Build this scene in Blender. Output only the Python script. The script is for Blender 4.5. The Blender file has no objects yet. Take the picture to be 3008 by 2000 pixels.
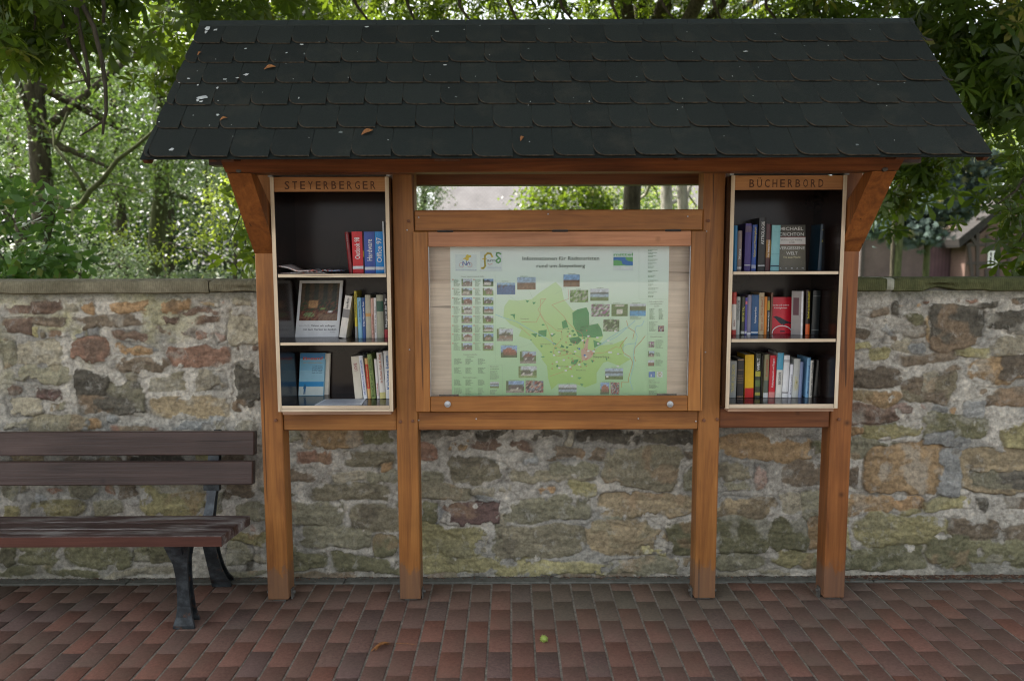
import bpy, math, random
import numpy as np
from mathutils import Vector, Matrix
random.seed(7); RNG=np.random.default_rng(7)
R=math.radians
scene=bpy.context.scene
# ------------------------------------------------------------------ camera
CAM=Vector((-0.0988,-3.4083,1.6)); PITCH=0.1028; ROLL=-0.0034; FPX=2192.5
_r0=Vector((1,0,0)); _f0=Vector((0,math.cos(PITCH),-math.sin(PITCH))); _u0=_r0.cross(_f0)
_r=_r0*math.cos(ROLL)+_u0*math.sin(ROLL); _u=_u0*math.cos(ROLL)-_r0*math.sin(ROLL)
cd=bpy.data.cameras.new('camera'); cam=bpy.data.objects.new('camera',cd); scene.collection.objects.link(cam)
cam.matrix_world=Matrix(((_r.x,_u.x,-_f0.x,CAM.x),(_r.y,_u.y,-_f0.y,CAM.y),(_r.z,_u.z,-_f0.z,CAM.z),(0,0,0,1)))
cd.sensor_width=23.7; cd.lens=FPX*23.7/3008; cd.clip_start=.05; cd.clip_end=2000
cd.dof.use_dof=True; cd.dof.focus_distance=3.45; cd.dof.aperture_fstop=1.5
scene.camera=cam
def P(px,py,Y):
    """photo coordinate (3008 wide) -> point on the vertical plane y=Y"""
    d=_f0*FPX+_r*(px-1504)-_u*(py-1000)
    t=(Y-CAM.y)/d.y
    return CAM+d*t
# ------------------------------------------------------------------ world, sun, exposure
SUN_EL=R(50); SUN_AZ=R(-62)      # azimuth measured from +Y towards +X
w=bpy.data.worlds.new('World'); scene.world=w; w.use_nodes=True
nt=w.node_tree; bg=nt.nodes['Background']; sky=nt.nodes.new('ShaderNodeTexSky'); sky.sky_type='NISHITA'
sky.sun_disc=False; sky.sun_elevation=SUN_EL; sky.sun_rotation=SUN_AZ; sky.air_density=.7; sky.dust_density=4.0; sky.ozone_density=.4
hs=nt.nodes.new('ShaderNodeHueSaturation'); hs.inputs['Saturation'].default_value=.30; nt.links.new(sky.outputs[0],hs.inputs['Color']); nt.links.new(hs.outputs[0],bg.inputs[0]); bg.inputs[1].default_value=0.15
sd=bpy.data.lights.new('sun','SUN'); sd.energy=4.0; sd.angle=R(.5); sd.color=(1,.94,.84)
sun=bpy.data.objects.new('sun',sd); scene.collection.objects.link(sun)
_sd=Vector((math.sin(SUN_AZ)*math.cos(SUN_EL),math.cos(SUN_AZ)*math.cos(SUN_EL),math.sin(SUN_EL)))
sun.rotation_euler=_sd.to_track_quat('Z','Y').to_euler()
scene.view_settings.view_transform='Standard'; scene.view_settings.look='None'
scene.view_settings.exposure=1.95; scene.view_settings.gamma=1
try:
    scene.cycles.filter_width=1.15
except Exception: pass
# ------------------------------------------------------------------ helpers
COL=scene.collection
def tag(o,label=None,cat=None,group=None,kind=None):
    if label:o['label']=label
    if cat:o['category']=cat
    if group:o['group']=group
    if kind:o['kind']=kind
    return o
def empty(name,loc,label=None,cat=None,group=None):
    o=bpy.data.objects.new(name,None); o.location=loc; o.empty_display_size=.1; COL.objects.link(o)
    return tag(o,label,cat,group)
def wloc(o):
    v=Vector((0,0,0))
    while o is not None: v=v+o.location; o=o.parent
    return v
class MB:
    def __init__(s): s.v=[];s.f=[];s.m=[]
    def add(s,vs,fs,m=0):
        n=len(s.v); s.v+= [tuple(v) for v in vs]; s.f+=[tuple(i+n for i in f) for f in fs]; s.m+=[m]*len(fs)
    def box(s,a,b,m=0,bev=0.0):
        x0,x1=sorted((a[0],b[0]));y0,y1=sorted((a[1],b[1]));z0,z1=sorted((a[2],b[2]))
        if bev<=0:
            s.add([(x0,y0,z0),(x1,y0,z0),(x1,y1,z0),(x0,y1,z0),(x0,y0,z1),(x1,y0,z1),(x1,y1,z1),(x0,y1,z1)],
              [(0,3,2,1),(4,5,6,7),(0,1,5,4),(1,2,6,5),(2,3,7,6),(3,0,4,7)],m); return
        c=[(x0+x1)/2,(y0+y1)/2,(z0+z1)/2];h=[(x1-x0)/2,(y1-y0)/2,(z1-z0)/2]
        bev=min(bev,min(h)*.8)
        vs=[];idx={}
        for sx in(-1,1):
            for sy in(-1,1):
                for sz in(-1,1):
                    for ax in range(3):
                        p=[sx*(h[0]-bev),sy*(h[1]-bev),sz*(h[2]-bev)]
                        p[ax]=(sx,sy,sz)[ax]*h[ax]
                        idx[(sx,sy,sz,ax)]=len(vs); vs.append((c[0]+p[0],c[1]+p[1],c[2]+p[2]))
        I=lambda x,y,z,a: idx[(x,y,z,a)]
        fs=[]
        for sg in(-1,1):
            fs.append([I(sg,-1,-1,0),I(sg,1,-1,0),I(sg,1,1,0),I(sg,-1,1,0)][::sg])
            fs.append([I(-1,sg,-1,1),I(-1,sg,1,1),I(1,sg,1,1),I(1,sg,-1,1)][::sg])
            fs.append([I(-1,-1,sg,2),I(1,-1,sg,2),I(1,1,sg,2),I(-1,1,sg,2)][::sg])
        for a in(-1,1):
            for b in(-1,1):
                fs.append([I(a,b,-1,0),I(a,b,1,0),I(a,b,1,1),I(a,b,-1,1)][::-a*b])
                fs.append([I(a,-1,b,0),I(a,1,b,0),I(a,1,b,2),I(a,-1,b,2)][::a*b])
                fs.append([I(-1,a,b,1),I(1,a,b,1),I(1,a,b,2),I(-1,a,b,2)][::-a*b])
        for sx in(-1,1):
            for sy in(-1,1):
                for sz in(-1,1):
                    fs.append([I(sx,sy,sz,0),I(sx,sy,sz,1),I(sx,sy,sz,2)][::sx*sy*sz])
        s.add(vs,fs,m)
    def prism(s,pts,axis,a,b,m=0):
        """polygon pts in the two other axes, extruded along axis from a to b"""
        n=len(pts)
        def mk(p,t):
            if axis==0:return (t,p[0],p[1])
            if axis==1:return (p[0],t,p[1])
            return (p[0],p[1],t)
        vs=[mk(p,a) for p in pts]+[mk(p,b) for p in pts]
        fs=[tuple(range(n))[::-1],tuple(range(n,2*n))]+[(i,(i+1)%n,n+(i+1)%n,n+i) for i in range(n)]
        s.add(vs,fs,m)
    def cyl(s,c,axis,r,h,n=14,m=0,dome=0,r2=None):
        r2=r if r2 is None else r2
        vs=[];
        for t,rr in((0,r),(h,r2)):
            for i in range(n):
                a=2*math.pi*i/n; u,v=rr*math.cos(a),rr*math.sin(a)
                p={0:(t,u,v),1:(u,t,v),2:(u,v,t)}[axis]; vs.append((c[0]+p[0],c[1]+p[1],c[2]+p[2]))
        e={0:(h+dome,0,0),1:(0,h+dome,0),2:(0,0,h+dome)}[axis]
        vs.append((c[0]+e[0],c[1]+e[1],c[2]+e[2]))
        fs=[(i,(i+1)%n,n+(i+1)%n,n+i) for i in range(n)]+[(n+i,n+(i+1)%n,2*n) for i in range(n)]+[tuple(range(n))]
        s.add(vs,fs,m)
    def tube(s,pts,rad,n=8,m=0,cap=True):
        pts=[Vector(p) for p in pts]; k=len(pts); vs=[]
        for i,p in enumerate(pts):
            d=(pts[min(i+1,k-1)]-pts[max(i-1,0)]).normalized()
            a=d.orthogonal().normalized() if i==0 else (a-d*a.dot(d)).normalized()
            b=d.cross(a)
            for j in range(n):
                t=2*math.pi*j/n; vs.append(p+(a*math.cos(t)+b*math.sin(t))*rad[i])
        fs=[(i*n+j,i*n+(j+1)%n,(i+1)*n+(j+1)%n,(i+1)*n+j) for i in range(k-1) for j in range(n)]
        if cap: fs+=[tuple(range(n))[::-1],tuple((k-1)*n+j for j in range(n))]
        s.add(vs,fs,m)
    def rot(s,piv,axis,ang,i0=0):
        M=Matrix.Rotation(ang,3,axis); piv=Vector(piv)
        for i in range(i0,len(s.v)): s.v[i]=tuple(piv+M@(Vector(s.v[i])-piv))
    def build(s,name,mats,parent=None,base=None,smooth=False):
        o0=wloc(parent) if parent is not None else Vector(base or (0,0,0))
        me=bpy.data.meshes.new(name)
        me.from_pydata([(v[0]-o0.x,v[1]-o0.y,v[2]-o0.z) for v in s.v],[],s.f)
        if not isinstance(mats,(list,tuple)): mats=[mats]
        for m_ in mats: me.materials.append(m_)
        me.polygons.foreach_set('material_index',s.m)
        if smooth: me.polygons.foreach_set('use_smooth',[True]*len(s.f))
        me.update(); o=bpy.data.objects.new(name,me); COL.objects.link(o)
        if parent is not None: o.parent=parent
        else: o.location=o0
        return o
def npmesh(name,V,F,mats,parent=None,base=None,cols=None,smooth=False,matidx=None,attr='tint'):
    o0=wloc(parent) if parent is not None else Vector(base or (0,0,0))
    V=np.asarray(V,np.float32)-np.array(o0,np.float32)
    me=bpy.data.meshes.new(name); F=np.asarray(F,np.int32); k=F.shape[1]
    me.vertices.add(len(V)); me.vertices.foreach_set('co',V.ravel())
    me.loops.add(F.size); me.loops.foreach_set('vertex_index',F.ravel())
    me.polygons.add(len(F)); me.polygons.foreach_set('loop_start',np.arange(len(F),dtype=np.int32)*k)
    try: me.polygons.foreach_set('loop_total',np.full(len(F),k,np.int32))
    except Exception: pass
    if not isinstance(mats,(list,tuple)): mats=[mats]
    for m_ in mats: me.materials.append(m_)
    if smooth: me.polygons.foreach_set('use_smooth',np.ones(len(F),bool))
    if matidx is not None: me.polygons.foreach_set('material_index',np.asarray(matidx,np.int32))
    me.update(calc_edges=True); me.validate()
    if cols is not None:
        a=me.color_attributes.new(attr,'FLOAT_COLOR','POINT')
        c=np.ones((len(V),4),np.float32); c[:,:3]=cols; a.data.foreach_set('color',c.ravel())
    o=bpy.data.objects.new(name,me); COL.objects.link(o)
    if parent is not None: o.parent=parent
    else: o.location=o0
    return o
# ------------------------------------------------------------------ material helpers
class NT:
    def __init__(s,name):
        s.mat=bpy.data.materials.new(name); s.mat.use_nodes=True; s.t=s.mat.node_tree; s.b=s.t.nodes['Principled BSDF']; s.out=s.t.nodes['Material Output']
    def n(s,t,**k):
        x=s.t.nodes.new(t)
        for a,v in k.items():
            if a.startswith('_'): x.inputs[int(a[1:])].default_value=v
            else: setattr(x,a,v)
        return x
    def l(s,a,b): s.t.links.new(a,b)
    def coords(s,scale=(1,1,1),rnd=True,which='Object'):
        tc=s.n('ShaderNodeTexCoord'); mp=s.n('ShaderNodeMapping'); mp.inputs['Scale'].default_value=scale
        if rnd:
            oi=s.n('ShaderNodeObjectInfo'); m=s.n('ShaderNodeMath',operation='MULTIPLY'); m.inputs[1].default_value=17.3
            s.l(oi.outputs['Random'],m.inputs[0]); ad=s.n('ShaderNodeVectorMath',operation='ADD'); s.l(tc.outputs[which],ad.inputs[0]); s.l(m.outputs[0],ad.inputs[1]); s.l(ad.outputs[0],mp.inputs['Vector'])
        else: s.l(tc.outputs[which],mp.inputs['Vector'])
        return mp.outputs[0]
    def noise(s,vec,scale,detail=4,rough=.55,dist=0):
        x=s.n('ShaderNodeTexNoise'); x.inputs['Scale'].default_value=scale; x.inputs['Detail'].default_value=detail; x.inputs['Roughness'].default_value=rough; x.inputs['Distortion'].default_value=dist
        s.l(vec,x.inputs['Vector']); return x.outputs['Fac']
    def ramp(s,fac,stops):
        x=s.n('ShaderNodeValToRGB'); e=x.color_ramp.elements
        while len(e)<len(stops): e.new(.5)
        for el,(p,c) in zip(e,stops): el.position=p; el.color=(c[0],c[1],c[2],1) if not isinstance(c,(int,float)) else (c,c,c,1)
        s.l(fac,x.inputs[0]); return x.outputs[0]
    def mix(s,fac,a,b,blend='MIX'):
        x=s.n('ShaderNodeMix',data_type='RGBA',blend_type=blend)
        for sock,v in((x.inputs[0],fac),(x.inputs[6],a),(x.inputs[7],b)):
            if isinstance(v,(int,float)): sock.default_value=v
            elif isinstance(v,(tuple,list)): sock.default_value=(v[0],v[1],v[2],1)
            else: s.l(v,sock)
        return x.outputs[2]
    def bump(s,h,strength=.3,dist=.005):
        x=s.n('ShaderNodeBump'); x.inputs['Strength'].default_value=strength; x.inputs['Distance'].default_value=dist
        s.l(h,x.inputs['Height']); s.l(x.outputs[0],s.b.inputs['Normal']); return x
    def base(s,c,rough=.6,spec=.4):
        if isinstance(c,(tuple,list)): s.b.inputs['Base Color'].default_value=(c[0],c[1],c[2],1)
        else: s.l(c,s.b.inputs['Base Color'])
        if isinstance(rough,(int,float)): s.b.inputs['Roughness'].default_value=rough
        else: s.l(rough,s.b.inputs['Roughness'])
        s.b.inputs['Specular IOR Level'].default_value=spec
_pc={}
def plain(name,c,rough=.5,spec=.4,var=.12,metal=0):
    k=(name,tuple(c),rough,metal)
    if k in _pc: return _pc[k]
    m=NT(name); v=m.coords((1,1,1))
    n_=m.noise(v,38,3); r=m.ramp(n_,[(.25,tuple(x*(1-var*1.5) for x in c)),(.75,tuple(min(1,x*(1+var)) for x in c))])
    m.base(r,rough,spec); m.b.inputs['Metallic'].default_value=metal
    _pc[k]=m.mat; return m.mat
def wood(name,axis,dark,mid,light,rough=.5,fine=1.0,weather=0.0,bumpy=.25,foot=False):
    m=NT(name)
    st=[14.,14.,14.]; st[axis]=.9
    v=m.coords(tuple(st))
    g1=m.noise(v,1.2*fine,6,.6,1.2)
    st2=[95.,95.,95.]; st2[axis]=3.0
    v2=m.coords(tuple(st2)); g2=m.noise(v2,1.0,3,.6,.3)
    c=m.ramp(g1,[(.28,dark),(.5,mid),(.74,light)])
    c2=m.ramp(g2,[(.3,(.74,.70,.66)),(.62,(1.06,1.06,1.06))])
    c=m.mix(.7,c,c2,'MULTIPLY')
    # knots and checks
    v3=m.coords((3.2,3.2,3.2)); vo=m.n('ShaderNodeTexVoronoi'); vo.inputs['Scale'].default_value=1.15; m.l(v3,vo.inputs['Vector'])
    kn=m.ramp(vo.outputs['Distance'],[(.0,.9),(.03,.5),(.07,0.)])
    c=m.mix(kn,c,tuple(x*.35 for x in dark))
    bn=m.noise(m.coords((1,1,1)),2.3,4,.6); bl=m.ramp(bn,[(.35,.78),(.65,1.12)]); c=m.mix(.9,c,bl,'MULTIPLY')
    ck=m.noise(m.coords(tuple(26. if i!=axis else .7 for i in range(3))),1.3,2,.4,.6); cf=m.ramp(ck,[(.705,0.),(.72,.75)]); c=m.mix(cf,c,tuple(x*.25 for x in dark))
    if foot:
        tz=m.n('ShaderNodeTexCoord'); sz=m.n('ShaderNodeSeparateXYZ'); m.l(tz.outputs['Object'],sz.inputs[0]); ad_=m.n('ShaderNodeMath',operation='MULTIPLY_ADD'); fn=m.noise(m.coords((16,16,9)),2,6,.75); m.l(fn,ad_.inputs[0]); ad_.inputs[1].default_value=-.30; m.l(sz.outputs[2],ad_.inputs[2])
        ft=m.ramp(ad_.outputs[0],[(.0,.5),(.035,0.)]); c=m.mix(ft,c,(.115,.085,.065))
    if weather>0:
        wn=m.noise(m.coords(tuple(3 if i!=axis else .5 for i in range(3))),6,6,.7); wf=m.ramp(wn,[(.48,0.),(.62,weather)])
        c=m.mix(wf,c,(.25,.24,.225))
    m.base(c,rough,.35)
    m.bump(g2,bumpy,.002)
    return m.mat
WO_D,WO_M,WO_L=(.175,.064,.016),(.30,.120,.028),(.385,.172,.044)
WOODX=wood('stained oak along x',0,WO_D,WO_M,WO_L); WOODZ=wood('stained oak along z',2,WO_D,WO_M,WO_L,foot=True); WOODZC=wood('stained oak stile',2,WO_D,WO_M,WO_L)
WOODY=wood('stained oak along y',1,WO_D,WO_M,WO_L)
WOOD_RED=wood('stained oak reddish',2,(.12,.039,.011),(.25,.088,.021),(.33,.125,.032),foot=True)
WOODX_RED_SHADE=wood('stained oak reddish shaded beam',0,(.085,.027,.008),(.165,.054,.015),(.23,.082,.024))  # reddish stain, darkened to carry the shade under the eave
WOOD_PALE=wood('stained beech rail',0,(.24,.10,.04),(.40,.18,.085),(.47,.235,.12),fine=.8)
PLY_EDGE=wood('raw plywood edge',0,(.46,.36,.24),(.62,.51,.36),(.70,.60,.45),rough=.7,fine=.6,bumpy=.1)
PLY_EDGEZ=wood('raw plywood edge upright',2,(.44,.34,.22),(.60,.49,.34),(.68,.58,.43),rough=.7,fine=.6,bumpy=.1)
SIGNWOOD=wood('oiled beech sign board',0,(.27,.115,.035),(.38,.175,.06),(.46,.23,.085),rough=.6,fine=.7,bumpy=.1)
TRIMWOOD=wood('pinkish plywood strip',0,(.28,.16,.10),(.40,.25,.16),(.46,.30,.20),rough=.7)
BACKBOARD=wood('plywood back board',0,(.60,.47,.36),(.70,.57,.45),(.76,.63,.51),rough=.7,fine=.5,bumpy=.1)
BURNT=plain('burnt lettering',(.085,.030,.010),.7)
FILM=NT('dark film faced plywood'); FILM.base(FILM.ramp(FILM.noise(FILM.coords((1,1,1)),5,5),[(.3,(.010,.006,.005)),(.7,(.020,.011,.009))]),.20,.3); FILM=FILM.mat
GALV=plain('galvanised steel',(.42,.44,.45),.4,.5,.2,.7)
DULL=plain('dull steel',(.13,.125,.11),.6,.4,.3,.3)
DARKMETAL=plain('dark gap shade',(.05,.045,.04),.45,.5,.2,.5)
BRASS=plain('nickel lock',(.5,.47,.38),.35,.5,.1,.9)
RUST=plain('rusty wooden peg',(.16,.065,.03),.6)
BLACK=plain('black print',(.02,.02,.02),.6); WHITE=plain('white print',(.8,.8,.78),.5)
# ------------------------------------------------------------------ text
def text_mesh(mb,s,origin,right,up,height,m=0,align='LEFT',off=0.0,extr=0.0,sx=1.0,width=None):
    """letters laid out from origin, height = capital height"""
    cu=bpy.data.curves.new('t','FONT'); cu.body=s; cu.size=1; cu.align_x='LEFT'; cu.resolution_u=2; cu.offset=off
    if extr>0: cu.extrude=extr/height*.7
    o=bpy.data.objects.new('t',cu); COL.objects.link(o); dg=bpy.context.evaluated_depsgraph_get(); dg.update()
    me=bpy.data.meshes.new_from_object(o.evaluated_get(dg))
    vs=[v.co.copy() for v in me.vertices]; fs=[tuple(p.vertices) for p in me.polygons]
    bpy.data.objects.remove(o); bpy.data.curves.remove(cu); bpy.data.meshes.remove(me)
    if not vs: return
    x0=min(v.x for v in vs);x1=max(v.x for v in vs)
    k=height/.70; kx=k*sx
    if width: kx=width/(x1-x0)
    sh={'LEFT':0,'CENTER':-(x1-x0)/2*kx,'RIGHT':-(x1-x0)*kx}[align]
    origin=Vector(origin);right=Vector(right).normalized();up=Vector(up).normalized();nn=right.cross(up)
    mb.add([origin+right*((v.x-x0)*kx+sh)+up*(v.y*k)+nn*(v.z*k) for v in vs],fs,m)
# ------------------------------------------------------------------ value noise
def vnoise(x,y,sc,seed,octv=3):
    out=np.zeros_like(x,dtype=float);amp=1;tot=0
    for o in range(octv):
        r=np.random.default_rng(seed+o*13).random((256,256)); X=x*sc*2**o+1000;Y=y*sc*2**o+1000
        xi=np.floor(X).astype(int);yi=np.floor(Y).astype(int);fx=X-xi;fy=Y-yi;fx=fx*fx*(3-2*fx);fy=fy*fy*(3-2*fy)
        a=r[xi%256,yi%256];b=r[(xi+1)%256,yi%256];c=r[xi%256,(yi+1)%256];d=r[(xi+1)%256,(yi+1)%256]
        out+=amp*((a*(1-fx)+b*fx)*(1-fy)+(c*(1-fx)+d*fx)*fy);tot+=amp;amp*=.5
    return out/tot
# ================================================================== GROUND
YK0,YK1=.205,.268        # kerb strip
gm=NT('sandy joint'); v=gm.coords((1,1,1),False); gm.base(gm.ramp(gm.noise(v,60,5,.7),[(.3,(.11,.10,.08)),(.7,(.32,.29,.24))]),.95,.2); JOINT=gm.mat
bm=NT('paving brick'); at=bm.n('ShaderNodeAttribute',attribute_name='tint'); v=bm.coords((1,1,1),False)
f=bm.ramp(bm.noise(v,70,8,.75),[(.28,(.58,.58,.58)),(.72,(1.32,1.28,1.25))]); c=bm.mix(1.0,at.outputs['Color'],f,'MULTIPLY')
al=bm.noise(v,2.2,5,.65); af=bm.ramp(al,[(.46,0.),(.64,.4)]); c=bm.mix(af,c,(.10,.085,.062))
sp=bm.noise(v,190,2,.5); sf=bm.ramp(sp,[(.74,0.),(.80,.6)]); c=bm.mix(sf,c,(.35,.33,.30))
bm.base(c,.92,.15); bm.bump(bm.noise(v,140,4,.6),.35,.003); BRICK=bm.mat
def make_paving():
    pw,pl=.0985,.192; V=[];F=[];C=[]; X0=-.106
    rows=int(5.2/pl)
    g=.0043
    for i in range(-62,64):
        xa=X0+i*pw
        off=(.082+random.uniform(-.012,.012)) if i%2 else random.uniform(0,.014)
        for j in range(-1,rows):
            y1=YK0-.003-off-j*pl+ (pl-.0) ; y0=y1-pl
            y1=min(y1,YK0-.003)
            if y1-y0<.03: continue
            z=random.uniform(-.0012,.0010); tx,ty=random.uniform(-.006,.006),random.uniform(-.003,.003)
            jx=random.uniform(-.001,.001)
            a,b,c_,d=xa+g+jx,xa+pw-g+jx,y0+.0016,y1-.0012
            bv=.0026;n=len(V)
            cx,cy=(a+b)/2,(c_+d)/2
            for (x,y,dz) in((a,c_,-.009),(b,c_,-.009),(b,d,-.009),(a,d,-.009),(a,c_,-bv),(b,c_,-bv),(b,d,-bv),(a,d,-bv),(a+bv,c_+bv,0),(b-bv,c_+bv,0),(b-bv,d-bv,0),(a+bv,d-bv,0)):
                V.append((x,y,z+dz+(x-cx)*tx+(y-cy)*ty))
            F+=[(n+4,n+5,n+1,n),(n+5,n+6,n+2,n+1),(n+6,n+7,n+3,n+2),(n+7,n+4,n,n+3),(n+4,n+8,n+9,n+5),(n+5,n+9,n+10,n+6),(n+6,n+10,n+11,n+7),(n+7,n+11,n+8,n+4),(n+8,n+11,n+10,n+9)]
            k=random.random()
            base=[(.172,.094,.072),(.162,.093,.073),(.153,.093,.075),(.196,.096,.070),(.134,.088,.076),(.164,.093,.073),(.157,.096,.076),(.178,.094,.071)][int(k*8)]
            kq=random.uniform(.93,1.07); base=tuple(q*kq for q in base)
            # green algae film on the bricks nearest the wall and in the middle
            gk=max(0,1-abs(cx-.45)/.75)*max(0,min(1,(cy+.30)/.30))
            gk=min(.85,gk+max(0,min(1,(cy+.32)/.4))*.38)
            gk*=random.uniform(.5,1.1)
            gc=(.105,.100,.074); col=tuple(base[q]*(1-gk)+gc[q]*gk for q in range(3))
            C+=[col]*12
    V=np.array(V);F=np.array(F)[:,::-1]
    o=npmesh('brick_paving',V,F,BRICK,cols=np.array(C)); tag(o,kind='structure'); return o
make_paving()
mb=MB(); mb.add([(-60,-60,-.0045),(60,-60,-.0045),(60,.5,-.0045),(-60,.5,-.0045)],[(0,1,2,3)]); tag(mb.build('ground',JOINT),kind='structure')
km=NT('kerb concrete'); v=km.coords((1,1,1),False); c=km.ramp(km.noise(v,26,7,.7),[(.3,(.075,.076,.062)),(.7,(.145,.145,.125))]); km.base(c,.9,.2); km.bump(km.noise(v,90,3),.3,.003); KERB=km.mat
mb=MB(); xs=[-6.2,-5.1,-4.1,-3.1,-2.05,-.95,.09,1.10,1.72,2.8,3.8,4.8,6.2]
for a,b in zip(xs,xs[1:]): mb.box((a+.003,YK0+.001,-.05),(b-.003,YK1+.03,.003+random.uniform(-.001,.002)),0,.004)
tag(mb.build('kerb_strip',KERB),kind='structure')
# ================================================================== STONE WALL
YW=.272
PAL={'b':(.140,.096,.068),'o':(.33,.21,.10),'g':(.185,.175,.115),'t':(.26,.235,.165),'d':(.092,.084,.064),'s':(.20,.205,.19),'r':(.205,.120,.080),
     'y':(.25,.225,.105),'p':(.30,.22,.175),'k':(.150,.118,.080),'h':(.265,.180,.090),'m':(.125,.080,.068),'q':(.27,.215,.125),'v':(.135,.130,.070),'n':(.19,.17,.11)}
MORTAR=(.46,.435,.365)
STN={ (0,800,2.949):"""40,280,260,355,b 225,240,535,350,b 570,270,680,345,t 710,250,850,355,o 1000,250,1300,355,o 1330,235,1640,340,o 1730,265,1905,310,o 1905,235,1980,290,p 2010,225,2200,290,t 1570,320,1880,375,b 0,400,265,530,b 255,385,720,465,k 700,365,1240,480,k 1320,375,1560,440,b 1590,400,1650,430,b 1690,395,1905,445,b 1980,370,2240,620,t 260,480,320,550,y 350,510,410,560,b 450,500,600,545,b 610,500,745,570,s 765,490,870,560,s 995,510,1330,595,b 1330,455,1480,540,k 1520,465,1700,555,b 1710,490,1890,560,r 1900,520,1970,590,p 0,590,150,800,g 150,590,560,800,t 590,565,960,795,r 1020,630,1310,720,o 1310,635,1370,690,s 1420,610,1980,830,r 2060,630,2240,680,b 1000,745,1420,880,k 110,800,610,945,g 2010,790,2240,900,d 640,870,960,1090,d 930,950,1245,1230,d 670,1080,1010,1230,d 1210,895,1620,1020,n 1720,860,1945,1020,t 1070,895,1170,945,t 2010,860,2260,1170,d 0,970,175,1045,b 280,990,520,1105,m 50,1080,330,1230,t 420,1130,560,1200,g 1300,1080,1990,1255,q 1800,1240,1970,1310,s 40,1255,255,1365,t 260,1245,740,1375,n 740,1280,890,1360,o 930,1240,1040,1320,s 970,1335,1370,1400,r 1500,1290,1820,1365,s 1840,1290,2260,1390,t""",
 (0,1380,2.949):"""0,110,150,250,g 160,100,250,190,k 430,165,570,210,r 300,205,400,290,s 620,130,830,260,g 900,105,975,215,r 1010,100,1180,240,k 0,290,180,400,y 260,265,700,400,y 780,255,1050,400,g 1200,150,1800,405,y 1380,80,1790,200,t 1810,190,1950,400,g 1930,90,2200,240,k 2050,285,2290,440,g 2110,440,2210,520,p 0,640,170,830,v 175,640,545,830,v 600,650,1160,840,v 1170,660,1320,800,v 1320,660,1600,800,v 1760,670,1850,850,v 1980,520,2300,640,y 1960,640,2180,830,g 2180,720,2310,800,t 0,840,290,915,v 360,850,900,915,v 910,860,1500,925,t 1510,880,1620,935,r 2130,800,2200,890,d 2000,890,2300,940,g""",
 (800,1240,3.136):"""240,35,835,215,h 840,30,1140,190,v 100,40,260,180,g 215,235,570,375,r 690,250,1120,400,n 1010,380,1110,440,o 155,420,440,540,k 560,450,860,560,t 870,450,1150,560,g 390,570,1070,725,n 160,650,220,690,k 100,740,660,970,g 670,770,710,840,t 750,770,1165,1000,n 215,970,900,1150,g 920,1040,1165,1230,v 120,960,215,1210,g 150,1190,520,1345,v 570,1230,1160,1385,v 160,1385,820,1465,k 1365,60,1800,150,d 1630,190,1800,280,h 1840,165,2395,260,b 1300,190,1530,370,r 1870,60,2195,160,d 1640,330,2140,570,n 1370,460,1560,560,g 1330,560,1830,710,n 1840,580,2195,670,t 1365,760,1520,950,v 1520,790,1600,950,s 1575,725,2085,940,m 1870,670,2070,720,s 2090,800,2195,950,t 1300,960,1950,1240,y 2040,960,2195,1240,g 1965,1090,2010,1230,t 1370,1250,2180,1400,y 1370,1400,1900,1475,k""",
 (1450,1240,3.136):"""400,60,620,160,d 650,60,740,220,t 770,50,1330,180,d 1370,70,1840,190,d 500,230,1030,345,k 240,290,400,380,s 140,450,930,550,n 540,370,1000,500,g 1050,230,1700,600,n 690,550,950,700,y 440,610,560,670,o 120,700,870,910,g 990,660,1850,870,q 1000,860,1200,910,g 50,960,830,1250,n 860,900,1600,1215,q 1620,920,1870,1200,v 1380,1150,1610,1230,y 0,1290,200,1395,y 220,1280,1010,1400,y 1050,1250,1810,1400,g 200,1405,1800,1475,k 1730,250,1860,340,k 1770,400,1900,640,g""",
 (1900,1300,3.137):"""660,-60,1500,150,h 1510,-20,1700,140,v 670,190,1000,330,n 640,340,970,440,g 1030,220,1130,420,p 1290,170,1700,410,k 640,500,1160,700,q 1220,480,1460,640,t 1470,460,1600,700,g 600,690,1470,1010,v 1500,700,1680,950,h 600,1020,1060,1170,g 1140,990,1640,1140,y 610,1190,1600,1250,t""",
 (2408,800,3.137):"""400,320,640,390,k 675,240,740,400,d 770,295,960,325,o 990,275,1060,300,r 1310,260,1425,305,r 1440,290,1630,345,d 1750,250,1900,315,d 660,480,970,600,k 790,375,960,500,v 975,430,1015,610,o 1040,330,1480,710,d 1530,380,1950,570,d 300,490,450,590,k 510,490,660,610,s 300,630,520,700,y 570,560,720,660,k 640,600,810,730,t 440,700,620,830,y 730,750,1250,830,k 780,650,960,740,s 300,890,740,1050,k 755,940,1220,1215,k 955,915,1110,1100,t 1340,770,1950,1030,h 1650,760,2000,1000,k 300,1080,720,1210,h 1430,1080,2000,1240,k 280,1220,760,1385,b 670,1220,940,1350,p 1010,1230,1200,1300,s 1230,1235,1280,1305,o 1250,700,1540,790,y 1580,610,1870,760,t 410,1390,940,1510,y 280,1420,400,1500,o 960,1310,1530,1540,v 1700,1350,2050,1630,y 1370,1180,1540,1350,s""",
 (2408,1240,3.137):"""250,150,680,315,g 420,200,1190,640,h 1260,265,2050,640,q 1400,450,2050,600,d 240,400,330,600,k 240,680,640,850,h 650,670,930,790,o 940,690,1380,810,y 1450,690,1560,820,d 1740,670,2000,790,k 740,790,890,840,y 370,860,1210,1130,y 220,900,290,1140,y 1220,890,1650,1100,k 1640,960,2050,1100,k 200,1150,960,1350,v 1010,1060,1400,1330,v 1410,1090,2050,1320,v 1190,150,1370,250,s 960,110,1200,220,s 1100,240,1270,680,s"""}
stones=[]
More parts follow.
